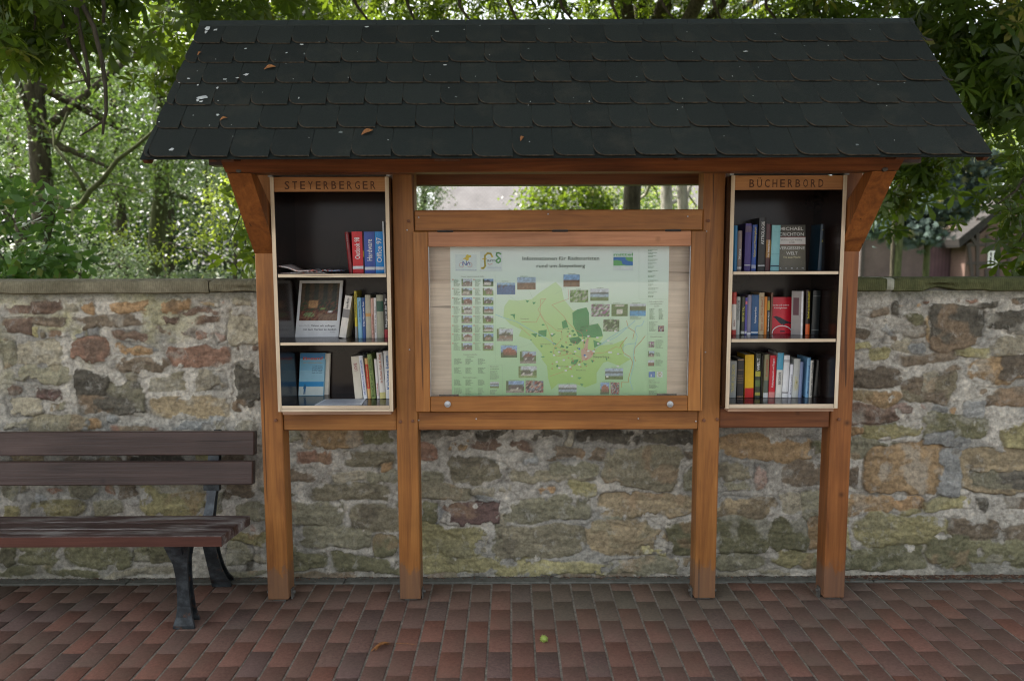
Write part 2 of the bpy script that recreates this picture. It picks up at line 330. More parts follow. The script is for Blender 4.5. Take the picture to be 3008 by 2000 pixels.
for (ox,oy,s_),txt in STN.items():
    for q in txt.split():
        a=q.split(','); x0,y0,x1,y1=[float(t) for t in a[:4]]
        p0=P(ox+x0/s_,oy+y0/s_,YW); p1=P(ox+x1/s_,oy+y1/s_,YW)
        stones.append(((p0.x+p1.x)/2,(p0.z+p1.z)/2,abs(p1.x-p0.x)/2,abs(p0.z-p1.z)/2,PAL[a[4]],a[4]))
rr=random.Random(5)
def freespot(x,z,hw,hh):
    for s in stones:
        if abs(x-s[0])<(hw+s[2])*.97 and abs(z-s[1])<(hh+s[3])*.97: return False
    return True
for big in ((.16,.06,900),(.09,.04,1800),(.045,.022,2500)):
    for _ in range(big[2]):
        hw=big[0]*rr.uniform(.6,1.2)*.8; hh=big[1]*rr.uniform(.6,1.2); x=rr.uniform(-6.2,6.2); z=rr.uniform(.02,1.45)
        if z+hh>1.45 or z-hh<0: continue
        if -2.55<x<2.4 and big[0]<.1 : 
            if rr.random()<.6: continue
        if freespot(x,z,hw+.008,hh+.008):
            cc=rr.choice('bgtndkryvqohkng'); stones.append((x,z,hw,hh,PAL[cc],cc))
sm=NT('rubble stone and mortar'); at=sm.n('ShaderNodeAttribute',attribute_name='tint'); v=sm.coords((1,1,1),False)
f=sm.ramp(sm.noise(v,42,10,.78),[(.30,(.46,.45,.43)),(.5,(1,1,1)),(.70,(1.55,1.5,1.42))]); c=sm.mix(1.0,at.outputs['Color'],f,'MULTIPLY')
li=sm.noise(v,13,7,.75,.4); lf=sm.ramp(li,[(.55,0.),(.66,.45)]); c=sm.mix(lf,c,(.46,.45,.39))
l2=sm.noise(v,9,6,.7,.8); l2f=sm.ramp(l2,[(.60,0.),(.72,.45)]); c=sm.mix(l2f,c,(.06,.055,.04))
sm.base(c,.92,.2); sm.bump(sm.noise(v,70,10,.8),.8,.012); STONE=sm.mat
def wall_patch(x0,x1,step,parent):
    xs=np.arange(x0,x1+step*.5,step); zs=np.arange(-.03,1.462,step); X,Z=np.meshgrid(xs,zs)
    wx=(vnoise(X,Z,8,11,3)-.5)*.075; wz=(vnoise(X,Z,8,29,3)-.5)*.050
    wx+=(vnoise(X,Z,30,41,4)-.5)*.020; wz+=(vnoise(X,Z,30,51,4)-.5)*.016
    smear=vnoise(X,Z,14,61,5); grit=vnoise(X,Z,70,66,3)
    Xw=X+wx;Zw=Z+wz
    H=np.zeros_like(X); best=np.full(X.shape,-9.);Cc=np.empty(X.shape+(3,)); Cc[:]=MORTAR
    mn=vnoise(X,Z,6,77,4)[...,None]; Cc*=(.66+.62*mn)*(.72+.56*vnoise(X,Z,55,79,3)[...,None])
    sl=np.clip((vnoise(X,Z,3.2,91,3)-.56)*9,0,1)[...,None]; Cc=Cc*(1-sl*.6)+np.array((.20,.20,.175))*sl*.6
    ye=np.clip((vnoise(X,Z,4.5,171,4)-.56)*8,0,1)*np.clip(-(X+1.4)*2,0,1)*np.clip((Z-.9)*4,0,1)
    Cc=Cc*(1-ye[...,None]*.6)+np.array((.34,.32,.13))*ye[...,None]*.6
    for i,s in enumerate(stones):
        if s[0]+s[2]<x0-.1 or s[0]-s[2]>x1+.1: continue
        i0=max(0,int((s[0]-s[2]-.06-x0)/step)); i1=min(len(xs),int((s[0]+s[2]+.06-x0)/step)+1)
        j0=max(0,int((s[1]-s[3]-.06+.03)/step)); j1=min(len(zs),int((s[1]+s[3]+.06+.03)/step)+1)
        if i1<=i0 or j1<=j0: continue
        sl_=(slice(j0,j1),slice(i0,i1)); r_=np.random.default_rng(i); e=r_.uniform(2.6,8); sk=r_.uniform(-.16,.16); tp=r_.uniform(-.22,.22)
        u=(Xw[sl_]-s[0]); vv=(Zw[sl_]-s[1])-sk*u*.6
        hh=s[3]*(1+tp*u/max(s[2],.01))
        q=(np.abs(u/(s[2]*1.05))**e+np.abs(vv/np.maximum(hh*1.07,.004))**e)**(1/e)
        dist=(1-q)*min(s[2],s[3])   # metres inside the edge
        m=np.clip((dist-np.clip(smear[sl_]-.55,0,1)*.12)/.0045+.5,0,1)
        if s[5]=='s': hgt=.004+.002*r_.random()
        else: hgt=r_.uniform(.002,.009)
        prof=hgt*np.clip(dist/.022,0,1)**.55*(m>0)
        prof=prof+(vnoise(Xw[sl_],Zw[sl_],22,300+i%40,3)-.5)*.012*m*(0.2 if s[5]=='s' else 1)
        prof+=(u*r_.uniform(-.05,.05)+vv*r_.uniform(-.12,.12))*m
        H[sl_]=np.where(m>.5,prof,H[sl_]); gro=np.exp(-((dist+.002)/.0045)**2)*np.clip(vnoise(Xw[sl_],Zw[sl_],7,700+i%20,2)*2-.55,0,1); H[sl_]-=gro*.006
        # groove shade around each stone's rim is also darkened into the colour
        band=vnoise(Xw[sl_]*.30+i+Zw[sl_]*r_.uniform(-.4,.4),Zw[sl_]*2.6,17,500+i%50,4)[...,None]
        col=np.array(s[4])*r_.uniform(.82,1.15)*(.55+.9*band)
        pat=np.clip((vnoise(Xw[sl_]+i*3.1,Zw[sl_],11,600+i%30,3)-.55)*8,0,1)[...,None]
        alt=np.array([(.30,.29,.24),(.07,.06,.045),(.19,.18,.11),(.24,.16,.09)][i%4]); 
        if s[5]!='s': col=col*(1-.5*pat)+alt*.5*pat
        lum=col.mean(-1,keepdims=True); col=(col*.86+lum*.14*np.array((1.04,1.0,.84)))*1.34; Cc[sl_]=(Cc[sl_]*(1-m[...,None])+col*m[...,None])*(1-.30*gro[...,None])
    # damp green growth at the foot, darker olive towards the top
    g=np.clip((.30-Z)/.30,0,1)*np.clip((vnoise(X,Z,5,210,3)-.25)*2.2,0,1)*.55; g=g[...,None]*.8
    Cc=Cc*(1-g)+np.array((.135,.13,.075))*g
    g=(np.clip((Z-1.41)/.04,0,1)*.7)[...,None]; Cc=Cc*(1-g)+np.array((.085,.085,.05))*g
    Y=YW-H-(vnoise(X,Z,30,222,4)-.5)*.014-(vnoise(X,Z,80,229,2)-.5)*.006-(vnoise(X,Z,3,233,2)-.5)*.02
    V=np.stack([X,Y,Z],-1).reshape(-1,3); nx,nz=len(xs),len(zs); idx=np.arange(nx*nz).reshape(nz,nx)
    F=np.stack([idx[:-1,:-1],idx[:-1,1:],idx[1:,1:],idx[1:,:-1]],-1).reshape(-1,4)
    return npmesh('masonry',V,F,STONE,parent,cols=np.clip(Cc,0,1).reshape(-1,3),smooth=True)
wall=empty('stone_wall',(0,.45,0),'long rubble stone wall of brown and grey stones with flat stone coping','wall')
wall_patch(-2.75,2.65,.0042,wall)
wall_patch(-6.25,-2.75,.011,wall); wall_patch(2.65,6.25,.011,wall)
cm=NT('core'); cm.base(cm.ramp(cm.noise(cm.coords((1,1,1)),20,6,.7),[(.3,(.12,.11,.08)),(.7,(.3,.28,.23))]),.9)
mb=MB(); mb.box((-6.24,.305,-.03),(6.24,.56,1.50)); mb.build('wall_core',cm.mat,wall)
pm=NT('tooled coping sandstone'); v=pm.coords((1,1,1),False); 
st=pm.n('ShaderNodeTexWave',wave_type='BANDS',bands_direction='X'); st.inputs['Scale'].default_value=34; st.inputs['Distortion'].default_value=3.0; st.inputs['Detail'].default_value=2; pm.l(v,st.inputs['Vector'])
sx=pm.n('ShaderNodeSeparateXYZ'); tcc=pm.n('ShaderNodeTexCoord'); pm.l(tcc.outputs['Object'],sx.inputs[0])
mr=pm.n('ShaderNodeMapRange'); mr.inputs[1].default_value=-1.8; mr.inputs[2].default_value=1.3; pm.l(sx.outputs[0],mr.inputs[0])
ca=pm.ramp(pm.noise(v,7,7,.7),[(.3,(.115,.105,.066)),(.7,(.235,.215,.145))]); cb=pm.ramp(pm.noise(v,9,7,.7),[(.3,(.042,.050,.020)),(.7,(.12,.125,.055))])
c=pm.mix(mr.outputs[0],ca,cb); c=pm.mix(.45,c,pm.ramp(st.outputs['Fac'],[(.2,.78),(.6,1.06)]),'MULTIPLY'); f=pm.ramp(pm.noise(v,60,6,.7),[(.3,(.7,.7,.7)),(.7,(1.2,1.2,1.2))]); c=pm.mix(.8,c,f,'MULTIPLY')
pm.base(c,.93,.15)
ad=pm.n('ShaderNodeMath',operation='ADD'); pm.l(st.outputs['Fac'],ad.inputs[0]); pm.l(pm.noise(v,18,7,.75),ad.inputs[1]); pm.bump(ad.outputs[0],.3,.004); COPE=pm.mat
def coping(x0,x1,seed,mat,parent,name='coping_slab'):
    nx=max(3,int((x1-x0)/.02)); r=np.random.default_rng(seed)
    prof=[(.600,1.458),(.600,1.515),(.575,1.524),(.42,1.525),(.264,1.524),(.252,1.515),(.250,1.50),(.250,1.475),(.252,1.462),(.262,1.457)]
    xs=np.linspace(x0,x1,nx); V=[]
    dz=r.uniform(-.002,.003)
    for i,x in enumerate(xs):
        nz=(vnoise(np.array([x]),np.array([seed*3.]),7,seed,3)[0]-.5)
        nb=(vnoise(np.array([x]),np.array([seed*3.]),5,seed+9,3)[0]-.5)
        ed=.004 if i in(0,nx-1) else 0
        for k,(y,z) in enumerate(prof):
            V.append((x,y+(ed if k>3 else 0)+(nz*.010 if 4<k<8 else 0)+(max(0,nb-.12)*.07 if k in(7,8,9) else 0),z+dz-(ed if 1<k<5 else 0)+nz*.004*(1 if k<6 else -1)+(max(0,nb-.08)*.05 if k in(7,8,9) else 0)-(max(0,nz-.13)*.05 if k in(4,5) else 0)))
    n=len(prof); F=[(i*n+k,(i+1)*n+k,(i+1)*n+(k+1)%n,i*n+(k+1)%n) for i in range(nx-1) for k in range(n)]
    mb=MB(); mb.add(V,F); mb.add(V[:n],[tuple(range(n))]); mb.add(V[-n:],[tuple(range(n))[::-1]])
    return mb.build(name,mat,parent)
for i,(a,b) in enumerate([(-6.25,-4.25),(-4.245,-2.625),(-2.615,-1.586),(-1.578,.05),(.056,1.738),(1.772,3.4),(3.41,4.9),(4.91,6.25)]): coping(a,b,i+3,COPE,wall)
mm=NT('pale pointing'); mm.base(mm.ramp(mm.noise(mm.coords((1,1,1)),40,5),[(.3,(.24,.25,.18)),(.7,(.36,.36,.29))]),.9); coping(1.738,1.772,55,mm.mat,wall,'mortar_joint')
# ================================================================== SHELTER
AL,BL,CL,DL=-1.2648,-.6363,.7657,1.3807; PW=.0986
sh=empty('information_shelter',(.107,.05,0),'orange stained oak shelter with four posts and a dark shingled gable roof','shelter')
def bump_box(mb,a,b,bev=.004): mb.box(a,b,0,bev)
for i,x in enumerate((AL,BL,CL,DL)):
    mb=MB(); bump_box(mb,(x,0,.012),(x+PW,.10,2.10)); 
    o=mb.build('post',[WOODZ,WOODZ,WOODZ,WOOD_RED][i],sh)
    # galvanised shoe with bolts
    mb=MB(); 
    for sx_ in(-1,1):
        xx=x-.0015-.006 if sx_<0 else x+PW+.0015
        mb.box((xx,.035,-.004),(xx+.006,.068,.048)); mb.cyl((xx+(0 if sx_<0 else .006),.05,.030),0,.008,sx_*.010,8)
    mb.box((x+.02,.02,-.006),(x+PW-.02,.08,.0115)); mb.build('post_shoe',DULL,sh)
ZR=.8304
def rail(x0,x1,y0,y1,z0,z1,mat,name='rail'):
    mb=MB(); bump_box(mb,(x0,y0,z0),(x1,y1,z1),.0035); return mb.build(name,mat,sh)
g=.0015
rail(AL+PW+g,BL-g,.012,.09,ZR-.002,ZR+.115,WOODX); rail(CL+PW+g,DL-g,.012,.09,ZR+.004,ZR+.118,WOODX_RED_SHADE)
zlo=P(1504,1208,0).z
rail(BL+PW+g,CL-g,.004,.09,ZR,zlo-.002,WOODX)
zr1=P(1504,679,0).z; zr2=P(1504,617,0).z
rail(BL+PW+g,CL-g,-.004,.09,zr1+.001,zr2,WOODX)
rail(BL+PW+g,CL-g,.02,.08,zr1-.03,zr1-.0005,WOODX)   # hidden support behind case frame
# tie beam, purlins
mb=MB(); bump_box(mb,(AL-.01,.02,2.102),(DL+PW+.01,.11,2.20)); mb.build('tie_beam',WOODX_RED_SHADE,sh)
pz=P(1504,505,-.30).z
mb=MB(); mb.prism([(-.215,pz),(-.30,pz),(-.372,pz+.058),(-.372,pz+.085),(-.215,pz+.16)][::-1],0,AL-.002,DL+PW+.003); mb.build('front_purlin',WOODX_RED_SHADE,sh)
zb=P(1504,543,.38).z
mb=MB(); mb.prism([(.38,zb),(.46,zb),(.46,zb+.14),(.38,zb+.22)],0,AL-.002,DL+PW+.003); mb.build('rear_purlin',WOODX_RED_SHADE,sh)
def brace(x):
    # runs forward and up from the post face to the front purlin
    zb0=P(1504,742,0).z
    mb=MB(); mb.prism([(-.0015,zb0),(-.0015,zb0+.17),(-.216,pz-.002),(-.298,pz-.002)],0,x,x+PW); return mb.build('brace',WOOD_RED,sh)
brace(AL); brace(DL)
for x in(AL,DL):
    mb=MB(); mb.prism([(.1015,1.66),(.1015,1.83),(.385,zb-.002),(.465,zb-.002)],0,x+.002,x+PW-.002); mb.build('rear_brace',WOOD_RED,sh)
# pegs
for (px,py,Y) in [(811,1234,0),(1177,1238,0),(1213,1236,0),(1201,650,0),(2080,649,0),(2067,1234,0),(2106,1231,0),(2463,1231,0),(762,700,-.05),(2512,690,-.05)]:
    p=P(px,py,Y); mb=MB()
    if Y==0: mb.cyl((p.x,.001,p.z),1,.0075,-.010,8,0,-.002); mb.build('peg',RUST,sh)
for (px,py) in [(702,500),(2598,496)]:
    p=P(px,py,-.305); mb=MB(); mb.cyl((p.x,-.29,p.z),1,.012,-.022,8,0,-.002); mb.build('peg',DARKMETAL,sh)
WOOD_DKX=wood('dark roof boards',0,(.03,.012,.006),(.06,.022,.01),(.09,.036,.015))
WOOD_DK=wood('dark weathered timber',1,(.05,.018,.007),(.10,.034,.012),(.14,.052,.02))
# roof
roof=bpy.data.objects.new('roof',None); COL.objects.link(roof); roof.parent=sh; roof.location=(0,0,2.0)
XL,XR=-1.503,1.717; YE,ZE=-.5215,2.0046; YRg,ZRg=.0975,2.6831
sl=Vector((0,YRg-YE,ZRg-ZE)); SL=sl.length; su=sl.normalized(); sn=Vector((0,-su.z,su.y))   # outward normal of front slope
YB=2*YRg-YE
for side in(0,1):
    mb=MB()
    pts=[(YE+.030,ZE+.029),(YRg,ZRg-.008),(YRg,ZRg-.030),(YE+.040,ZE+.015)]
    if side: pts=[(YE+.16,ZE+.172),(YRg,ZRg-.008),(YRg,ZRg-.030),(YE+.17,ZE+.158)]; pts=[(2*YRg-y,z) for y,z in pts][::-1]
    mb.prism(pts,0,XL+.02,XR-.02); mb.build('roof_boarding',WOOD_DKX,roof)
for x in(AL+.001,-.395,.545,DL+.002):
    for side in(0,1):
        pts=[(-.46,ZE-.020),(YRg,ZRg-.032),(YRg,ZRg-.12),(-.40,ZE-.020)]
        pts=[(YE+.045,ZE+.008),(YRg,ZRg-.032),(YRg,ZRg-.12),(YE+.125,ZE-.000),(YE+.045,ZE-.012)]
        if side: pts=[(YE+.17,ZE+.145),(YRg,ZRg-.032),(YRg,ZRg-.12),(YE+.22,ZE+.11)]; pts=[(2*YRg-y,z) for y,z in pts][::-1]
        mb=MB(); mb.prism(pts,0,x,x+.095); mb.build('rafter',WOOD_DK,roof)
pl=P(617,470,-.46).x; pr=P(2702,460,-.46).x
mb=MB(); zz0=P(1504,484,-.2).z; pl=P(617,470,-.2).x; pr=P(2702,460,-.2).x; mb.prism([(-.213,zz0),(-.15,zz0),(-.15,zz0+.07),(-.213,zz0+.07)],0,pl,pr); mb.build('eave_batten',wood('dark batten',0,(.018,.007,.003),(.03,.011,.005),(.045,.017,.007)),roof)
for xa,xb in((XL+.002,XL+.020),(XR-.020,XR-.002)):
    for side in(0,1):
        pts=[(YE+.004,ZE+.000),(YRg,ZRg-.010),(YRg,ZRg-.075),(YE+.045,ZE-.018),(YE+.018,ZE-.020),(YE+.006,ZE-.012)]
        if side: pts=[(YE+.145,ZE+.155),(YRg,ZRg-.010),(YRg,ZRg-.075),(YE+.18,ZE+.125)]; pts=[(2*YRg-y,z) for y,z in pts][::-1]
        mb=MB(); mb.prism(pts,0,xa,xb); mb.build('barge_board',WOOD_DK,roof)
rm=NT('bitumen shingle'); v=rm.coords((1,1,1),False)
at=rm.n('ShaderNodeAttribute',attribute_name='tint')
c=rm.ramp(rm.noise(v,420,2,.6),[(.35,(.55,.55,.55)),(.7,(1.6,1.6,1.6))]); c=rm.mix(1.,at.outputs['Color'],c,'MULTIPLY')
dn=rm.noise(v,5,6,.7); df=rm.ramp(dn,[(.52,0.),(.75,.28)]); c=rm.mix(df,c,(.062,.058,.040))
sp=rm.noise(v,34,1,.4); sf=rm.ramp(sp,[(.80,0.),(.815,.7)]); c=rm.mix(sf,c,(.20,.23,.22))
rm.base(c,.82,.28); rm.bump(rm.noise(v,420,2,.6),.5,.003); SHING=rm.mat
em=NT('dusty shingle edge'); em.base(em.ramp(em.noise(em.coords((1,1,1)),60,4),[(.35,(.022,.022,.018)),(.7,(.085,.068,.048))]),.95,.15); SHEDGE=em.mat
SHING2=plain('felt strip',(.011,.015,.013),.9,.2)
def shingles(side,name):
    V=[];F=[];MI=[];C=[]
    tops=[0.0,.158,.306,.452,.598,.742,SL]  # distance of each course's lower edge up the slope
    tw=.154; r=random.Random(3+side)
    for k in range(1 if side else 0,6):
        s0=tops[k]-(.012 if k==0 else 0); s1=tops[k+1]+ (.03 if k<5 else .002)
        off=[.02,.098,.035,.110,.055,.125][k]-tw
        x=XL+off
        while x<XR-.01:
            a=max(x,XL); b=min(x+tw,XR); 
            if b-a<.012: x+=tw; continue
            left_cut=a>XL+.001 or True
            rc=.060; gap=.0016; pts=[]
            drop=r.uniform(-.002,.003)
            # flat lower edge, left corner rounded away, right corner a small sharp tip
            full=a>=x-1e-6
            pts.append((b-gap+ (.006 if b<XR-.001 else 0),s0+drop))
            if full:
                for t in np.linspace(0,1,6):
                    ang=math.pi/2*t; pts.append((a+gap+rc*.8*(1-math.sin(ang))-.006*(1-t),s0+drop+ .074*(1-math.cos(ang))))
            else: pts.append((a+gap,s0+drop))
            pts.append((a+gap,s1)); pts.append((b-gap,s1))
            n0=len(V); th=.0035; lift0=.0050+.0035*r.random()*.5; 
            cc=[(.0120,.0165,.0140),(.0098,.0138,.0118),(.0145,.0195,.0165),(.0108,.0155,.0132)][r.randrange(4)]
            def pos(px,s,h):
                y=YE+su.y*s+sn.y*h; z=ZE+su.z*s+sn.z*h
                if side: y=2*YRg-y
                return (px,y,z)
            m=len(pts)
            curl=r.uniform(0,.004)
            for (px,s) in pts:
                tt=(s-s0)/(s1-s0); h=(lift0+curl*(1-tt)**2)*(1-tt)+.0008+th
                V.append(pos(px,s,h)); C.append(cc)
            for (px,s) in pts:
                tt=(s-s0)/(s1-s0); h=(lift0+curl*(1-tt)**2)*(1-tt)+.0006
                V.append(pos(px,s,h)); C.append(cc)
            F.append(tuple(range(n0,n0+m)) if not side else tuple(range(n0,n0+m))[::-1]); MI.append(0)
            for i in range(m):
                j=(i+1)%m; q=(n0+i,n0+m+i,n0+m+j,n0+j); F.append(q if not side else q[::-1]); MI.append(1 if (i<m-2) else 0)
            k_=7 if full else 2
            n1=len(V)
            for (px,s) in pts[:k_]:
                for q_ in (0,1):
                    tt=(s-s0)/(s1-s0); h=(lift0+curl*(1-tt)**2)*(1-tt)+.0012+th
                    V.append(pos(px+(.0018*q_ if (px-a)<rc and full else 0),s+.0026*q_,h)); C.append(cc)
            for i in range(k_-1):
                q=(n1+2*i,n1+2*i+2,n1+2*i+3,n1+2*i+1); F.append(q[::-1] if not side else q); MI.append(1)
            x+=tw
    me=bpy.data.meshes.new(name); o0=wloc(roof)
    me.from_pydata([(v[0]-o0.x,v[1]-o0.y,v[2]-o0.z) for v in V],[],F); me.materials.append(SHING); me.materials.append(SHEDGE)
    me.polygons.foreach_set('material_index',MI); a=me.color_attributes.new('tint','FLOAT_COLOR','POINT'); a.data.foreach_set('color',[q for c in C for q in (c[0],c[1],c[2],1)])
    o=bpy.data.objects.new(name,me); COL.objects.link(o); o.parent=roof; return o
shingles(0,'shingle_covering'); shingles(1,'rear_shingle_covering')
def sl_pt(s_,h): return (YE+su.y*s_+sn.y*h, ZE+su.z*s_+sn.z*h)
mb=MB(); mb.prism([sl_pt(-.014,-.001),sl_pt(-.014,.0025),sl_pt(.12,.0030),sl_pt(.12,-.0005)][::-1],0,XL,XR); mb.build('starter_strip',SHING2,roof)
# ridge cap folded over the top
mb=MB(); x=XL
hw=.012
while x<XR:
    b=min(x+.2,XR); mb.prism([(YRg-hw*2.2,ZRg-.014),(YRg,ZRg+.013),(YRg+hw*2.2,ZRg-.014),(YRg+hw*2,ZRg-.020),(YRg,ZRg+.006),(YRg-hw*2,ZRg-.020)],0,x+.0008,b-.0008); x=b
pmx=plain('ridge felt',(.015,.022,.02),.85); mb.build('ridge_cap',pmx,roof)
# bird droppings on the shingles
def on_roof(px,py,h=.014):
    d=_f0*FPX+_r*(px-1504)-_u*(py-1000); p0=Vector((0,YE,ZE)); t=(p0-CAM).dot(sn)/d.dot(sn); return CAM+d*t+sn*h
def splat(mb,px,py,rx,ry,seed):
    r=random.Random(seed); c=on_roof(px,py); n=11; vs=[c+sn*.002]
    for i in range(n):
        a=2*math.pi*i/n; k=r.uniform(.45,1.1); vs.append(c+Vector((1,0,0))*math.cos(a)*rx*k+su*math.sin(a)*ry*k)
    mb.add(vs,[(0,1+i,1+(i+1)%n) for i in range(n)])
mb=MB()
for i,(px,py,rx,ry) in enumerate([(612,92,.012,.022),(636,97,.010,.010),(608,103,.006,.016),(557,240,.010,.006),(601,294,.028,.016),(584,303,.007,.010),(594,307,.009,.007),(664,242,.014,.006),(726,228,.013,.011),(642,267,.006,.012),(889,140,.010,.007),(724,152,.008,.005),(844,164,.006,.006),(584,259,.006,.006),(508,448,.012,.009),(643,346,.008,.007),(880,297,.004,.010),(1285,102,.010,.006),(1308,200,.010,.006),(700,238,.008,.006),(2188,160,.012,.004),(1080,88,.012,.007),(530,252,.004,.004),(571,348,.003,.003),(471,367,.004,.004)]):
    mb=MB(); splat(mb,px,py,rx,ry,i); mb.build('bird_dropping',plain('dried dropping',(.42,.45,.44),.9,.2,.2),roof)
mb=MB()
rr2=random.Random(12)
for i in range(36):
    splat(mb,rr2.uniform(560,2650),rr2.uniform(85,440),rr2.uniform(.0015,.0035),rr2.uniform(.0015,.0035),100+i)
tag(mb.build('dropping_specks',plain('dried dropping',(.42,.45,.44),.9,.2,.2),roof),kind='stuff')
# ================================================================== DISPLAY CASE
case=empty('display_case',(.12,-.01,zlo),'flat glazed wooden notice case with two round locks between the middle posts','display case')
xl=P(1221,1208,-.03).x; xr=P(2063,1208,-.03).x
gx0=P(1261,1000,-.03).x; gx1=P(2025,1000,-.03).x; gz1=P(1504,724.5,-.03).z; gz0=P(1504,1164,-.03).z; ct=P(1504,679,-.03).z-.001; cb_=P(1504,1209,-.03).z
FY0,FY1=-.032,-.0055
for nm,a,b,mt in(('stile',xl,gx0,WOODZC),('stile',gx1,xr,WOODZC)):
    mb=MB(); mb.box((a,FY0,cb_),(b,FY1,ct),0,.003); mb.build(nm,mt,case)
mb=MB(); mb.box((gx0+.001,FY0+.0015,gz1),(gx1-.001,FY1,ct-.0005),0,.003); mb.build('top_rail',WOOD_PALE,case)
mb=MB(); mb.box((gx0+.001,FY0+.0015,cb_+.0005),(gx1-.001,FY1,gz0),0,.003); mb.build('bottom_rail',WOODX,case)
mb=MB(); mb.box((BL+PW+.004,.030,cb_+.01),(CL-.004,.042,ct-.032)); mb.build('back_board',BACKBOARD,case)
glm=NT('window glass'); t=glm.t; t.nodes.remove(glm.b); tr=glm.n('ShaderNodeBsdfTransparent'); tr.inputs[0].default_value=(.985,.99,.985,1); gl=glm.n('ShaderNodeBsdfGlossy'); gl.inputs['Roughness'].default_value=.02
fr=glm.n('ShaderNodeFresnel'); fr.inputs[0].default_value=1.5; mx=glm.n('ShaderNodeMixShader'); glm.l(fr.outputs[0],mx.inputs[0]); glm.l(tr.outputs[0],mx.inputs[1]); glm.l(gl.outputs[0],mx.inputs[2]); glm.l(mx.outputs[0],glm.out.inputs[0])
mb=MB(); mb.box((gx0+.0015,-.019,gz0+.001),(gx1-.0015,-.015,gz1-.001)); mb.build('glass_pane',glm.mat,case)
mb=MB(); 

for a,b in(((gx0+.001,-.024,gz0),(gx0+.004,-.0205,gz1)),((gx1-.004,-.024,gz0),(gx1-.001,-.0205,gz1))):
    mb=MB(); mb.box(a,b); mb.build('glazing_bead',GALV,case)
for px in(1315,1968):
    p=P(px,1186.5,FY0); mb=MB(); mb.cyl((p.x,FY0+.002,p.z),1,.0145,-.008,20,0,-.002); mb.cyl((p.x+.001,FY0-.006,p.z),1,.008,-.003,16,0,-.001); mb.build('lock',GALV,case)
for px in(1308,1645,1977):
    p=P(px,677,FY0); mb=MB(); mb.cyl((p.x-.036,FY0-.002,ct+.0005),0,.0035,.072,8); mb.box((p.x-.034,FY0-.001,ct-.004),(p.x+.034,FY0+.001,ct+.006)); mb.build('hinge',DARKMETAL,case)
for px in(1318,1960):
    p=P(px,1160,-.022); mb=MB(); mb.box((p.x-.045,-.0145,gz0-.004),(p.x+.045,-.006,gz0+.006)); mb.build('pane_clip',DARKMETAL,case)
for (px,py,Y) in [(1230,639,-.005),(1610,629,-.005),(2020,636,-.005),(1196,676,0),(2075,680,0),(1399,1230,0),(1875,1229,0),(1203,1027,0),(2072,1034,0),(1230,1234,0),(2044,1237,0)]:
    p=P(px,py,Y); mb=MB(); mb.cyl((p.x,Y+.001,p.z),1,.0035,-.004,8,0,-.001); mb.build('screw',GALV,sh)
# ================================================================== POSTER
YP=.0285
pcm=NT('printed photo'); at=pcm.n('ShaderNodeAttribute',attribute_name='tint'); v=pcm.coords((1,1,1),False)
f=pcm.ramp(pcm.noise(v,260,3,.7),[(.25,(.55,.55,.55)),(.75,(1.4,1.4,1.4))]); pcm.base(pcm.mix(1.,at.outputs['Color'],f,'MULTIPLY'),.35,.3); PHOTO=pcm.mat
pt=P(1322,706,YP); pb=P(1958,1170,YP); PX0,PX1=pt.x,pb.x; PZ1=P(1504,712,YP).z; PZ0=P(1504,1166,YP).z
pom=NT('poster paper'); tc=pom.n('ShaderNodeTexCoord'); s_=pom.n('ShaderNodeSeparateXYZ'); pom.l(tc.outputs['Object'],s_.inputs[0]); mr=pom.n('ShaderNodeMapRange'); mr.inputs[1].default_value=0; mr.inputs[2].default_value=PZ1-PZ0; pom.l(s_.outputs[2],mr.inputs[0])
c=pom.ramp(mr.outputs[0],[(0,(.36,.68,.34)),(.35,(.54,.80,.53)),(.7,(.74,.89,.78)),(1,(.85,.92,.89))]); pom.base(c,.35,.35)
poster=MB(); poster.box((PX0,YP-.0006,PZ0),(PX1,YP+.0006,PZ1))
poster=poster.build('map_poster',pom.mat,base=(PX0,YP,PZ0)); tag(poster,'green tourist map poster with many small photos inside the glazed case','poster')
LAY=[YP-.0008]
def lay():
    LAY[0]-=.00007; return LAY[0]
def ppoly(mb,pts,Y,m=0):
    mb.add([P(x,y,Y) for x,y in pts],[tuple(range(len(pts)))],m)
def GA(x,y): return (1200+x/3.0159,680+y/3.0159)
def GB(x,y): return (1600+x/3.0146,680+y/3.0146)
def fan_fill(mb,pts,Y):   # concave-safe fill by bmesh tessellation
    from mathutils.geometry import tessellate_polygon
    V=[P(x,y,Y) for x,y in pts]; tris=tessellate_polygon([V]); mb.add(V,[tuple(t) for t in tris])
def prn(name,c,rough=.4): return plain(name,c,rough,.3,.05)
# map silhouette
mapm=NT('printed map green'); tc=mapm.n('ShaderNodeTexCoord'); s_=mapm.n('ShaderNodeSeparateXYZ'); mapm.l(tc.outputs['Object'],s_.inputs[0]); mr=mapm.n('ShaderNodeMapRange'); mr.inputs[1].default_value=0; mr.inputs[2].default_value=.6; mapm.l(s_.outputs[2],mr.inputs[0])
mapm.base(mapm.ramp(mr.outputs[0],[(0,(.32,.62,.13)),(.4,(.46,.72,.25)),(1,(.64,.84,.54))]),.4,.3)
mapA=[GA(890,605),GA(960,612),GA(1090,600),GA(1155,545),GA(1300,450),GB(20,490),GB(100,450),GB(150,500),GB(170,600),GB(250,700),GB(380,680),GB(395,830),GB(480,815),GB(520,930),GB(470,1010),GB(600,1000),GB(700,960),GB(700,1100),GB(760,1130),GB(660,1190),GB(560,1150),GB(520,1160),GB(460,1250),GB(460,1340),GB(360,1380),GB(250,1340),GB(120,1345),GB(60,1400),GB(30,1300),GB(20,1190),GA(1180,1130),GA(1180,1080),GA(1120,1010),GA(1080,960),GA(975,925),GA(1000,870),GA(900,820),GA(840,760),GA(850,660)]
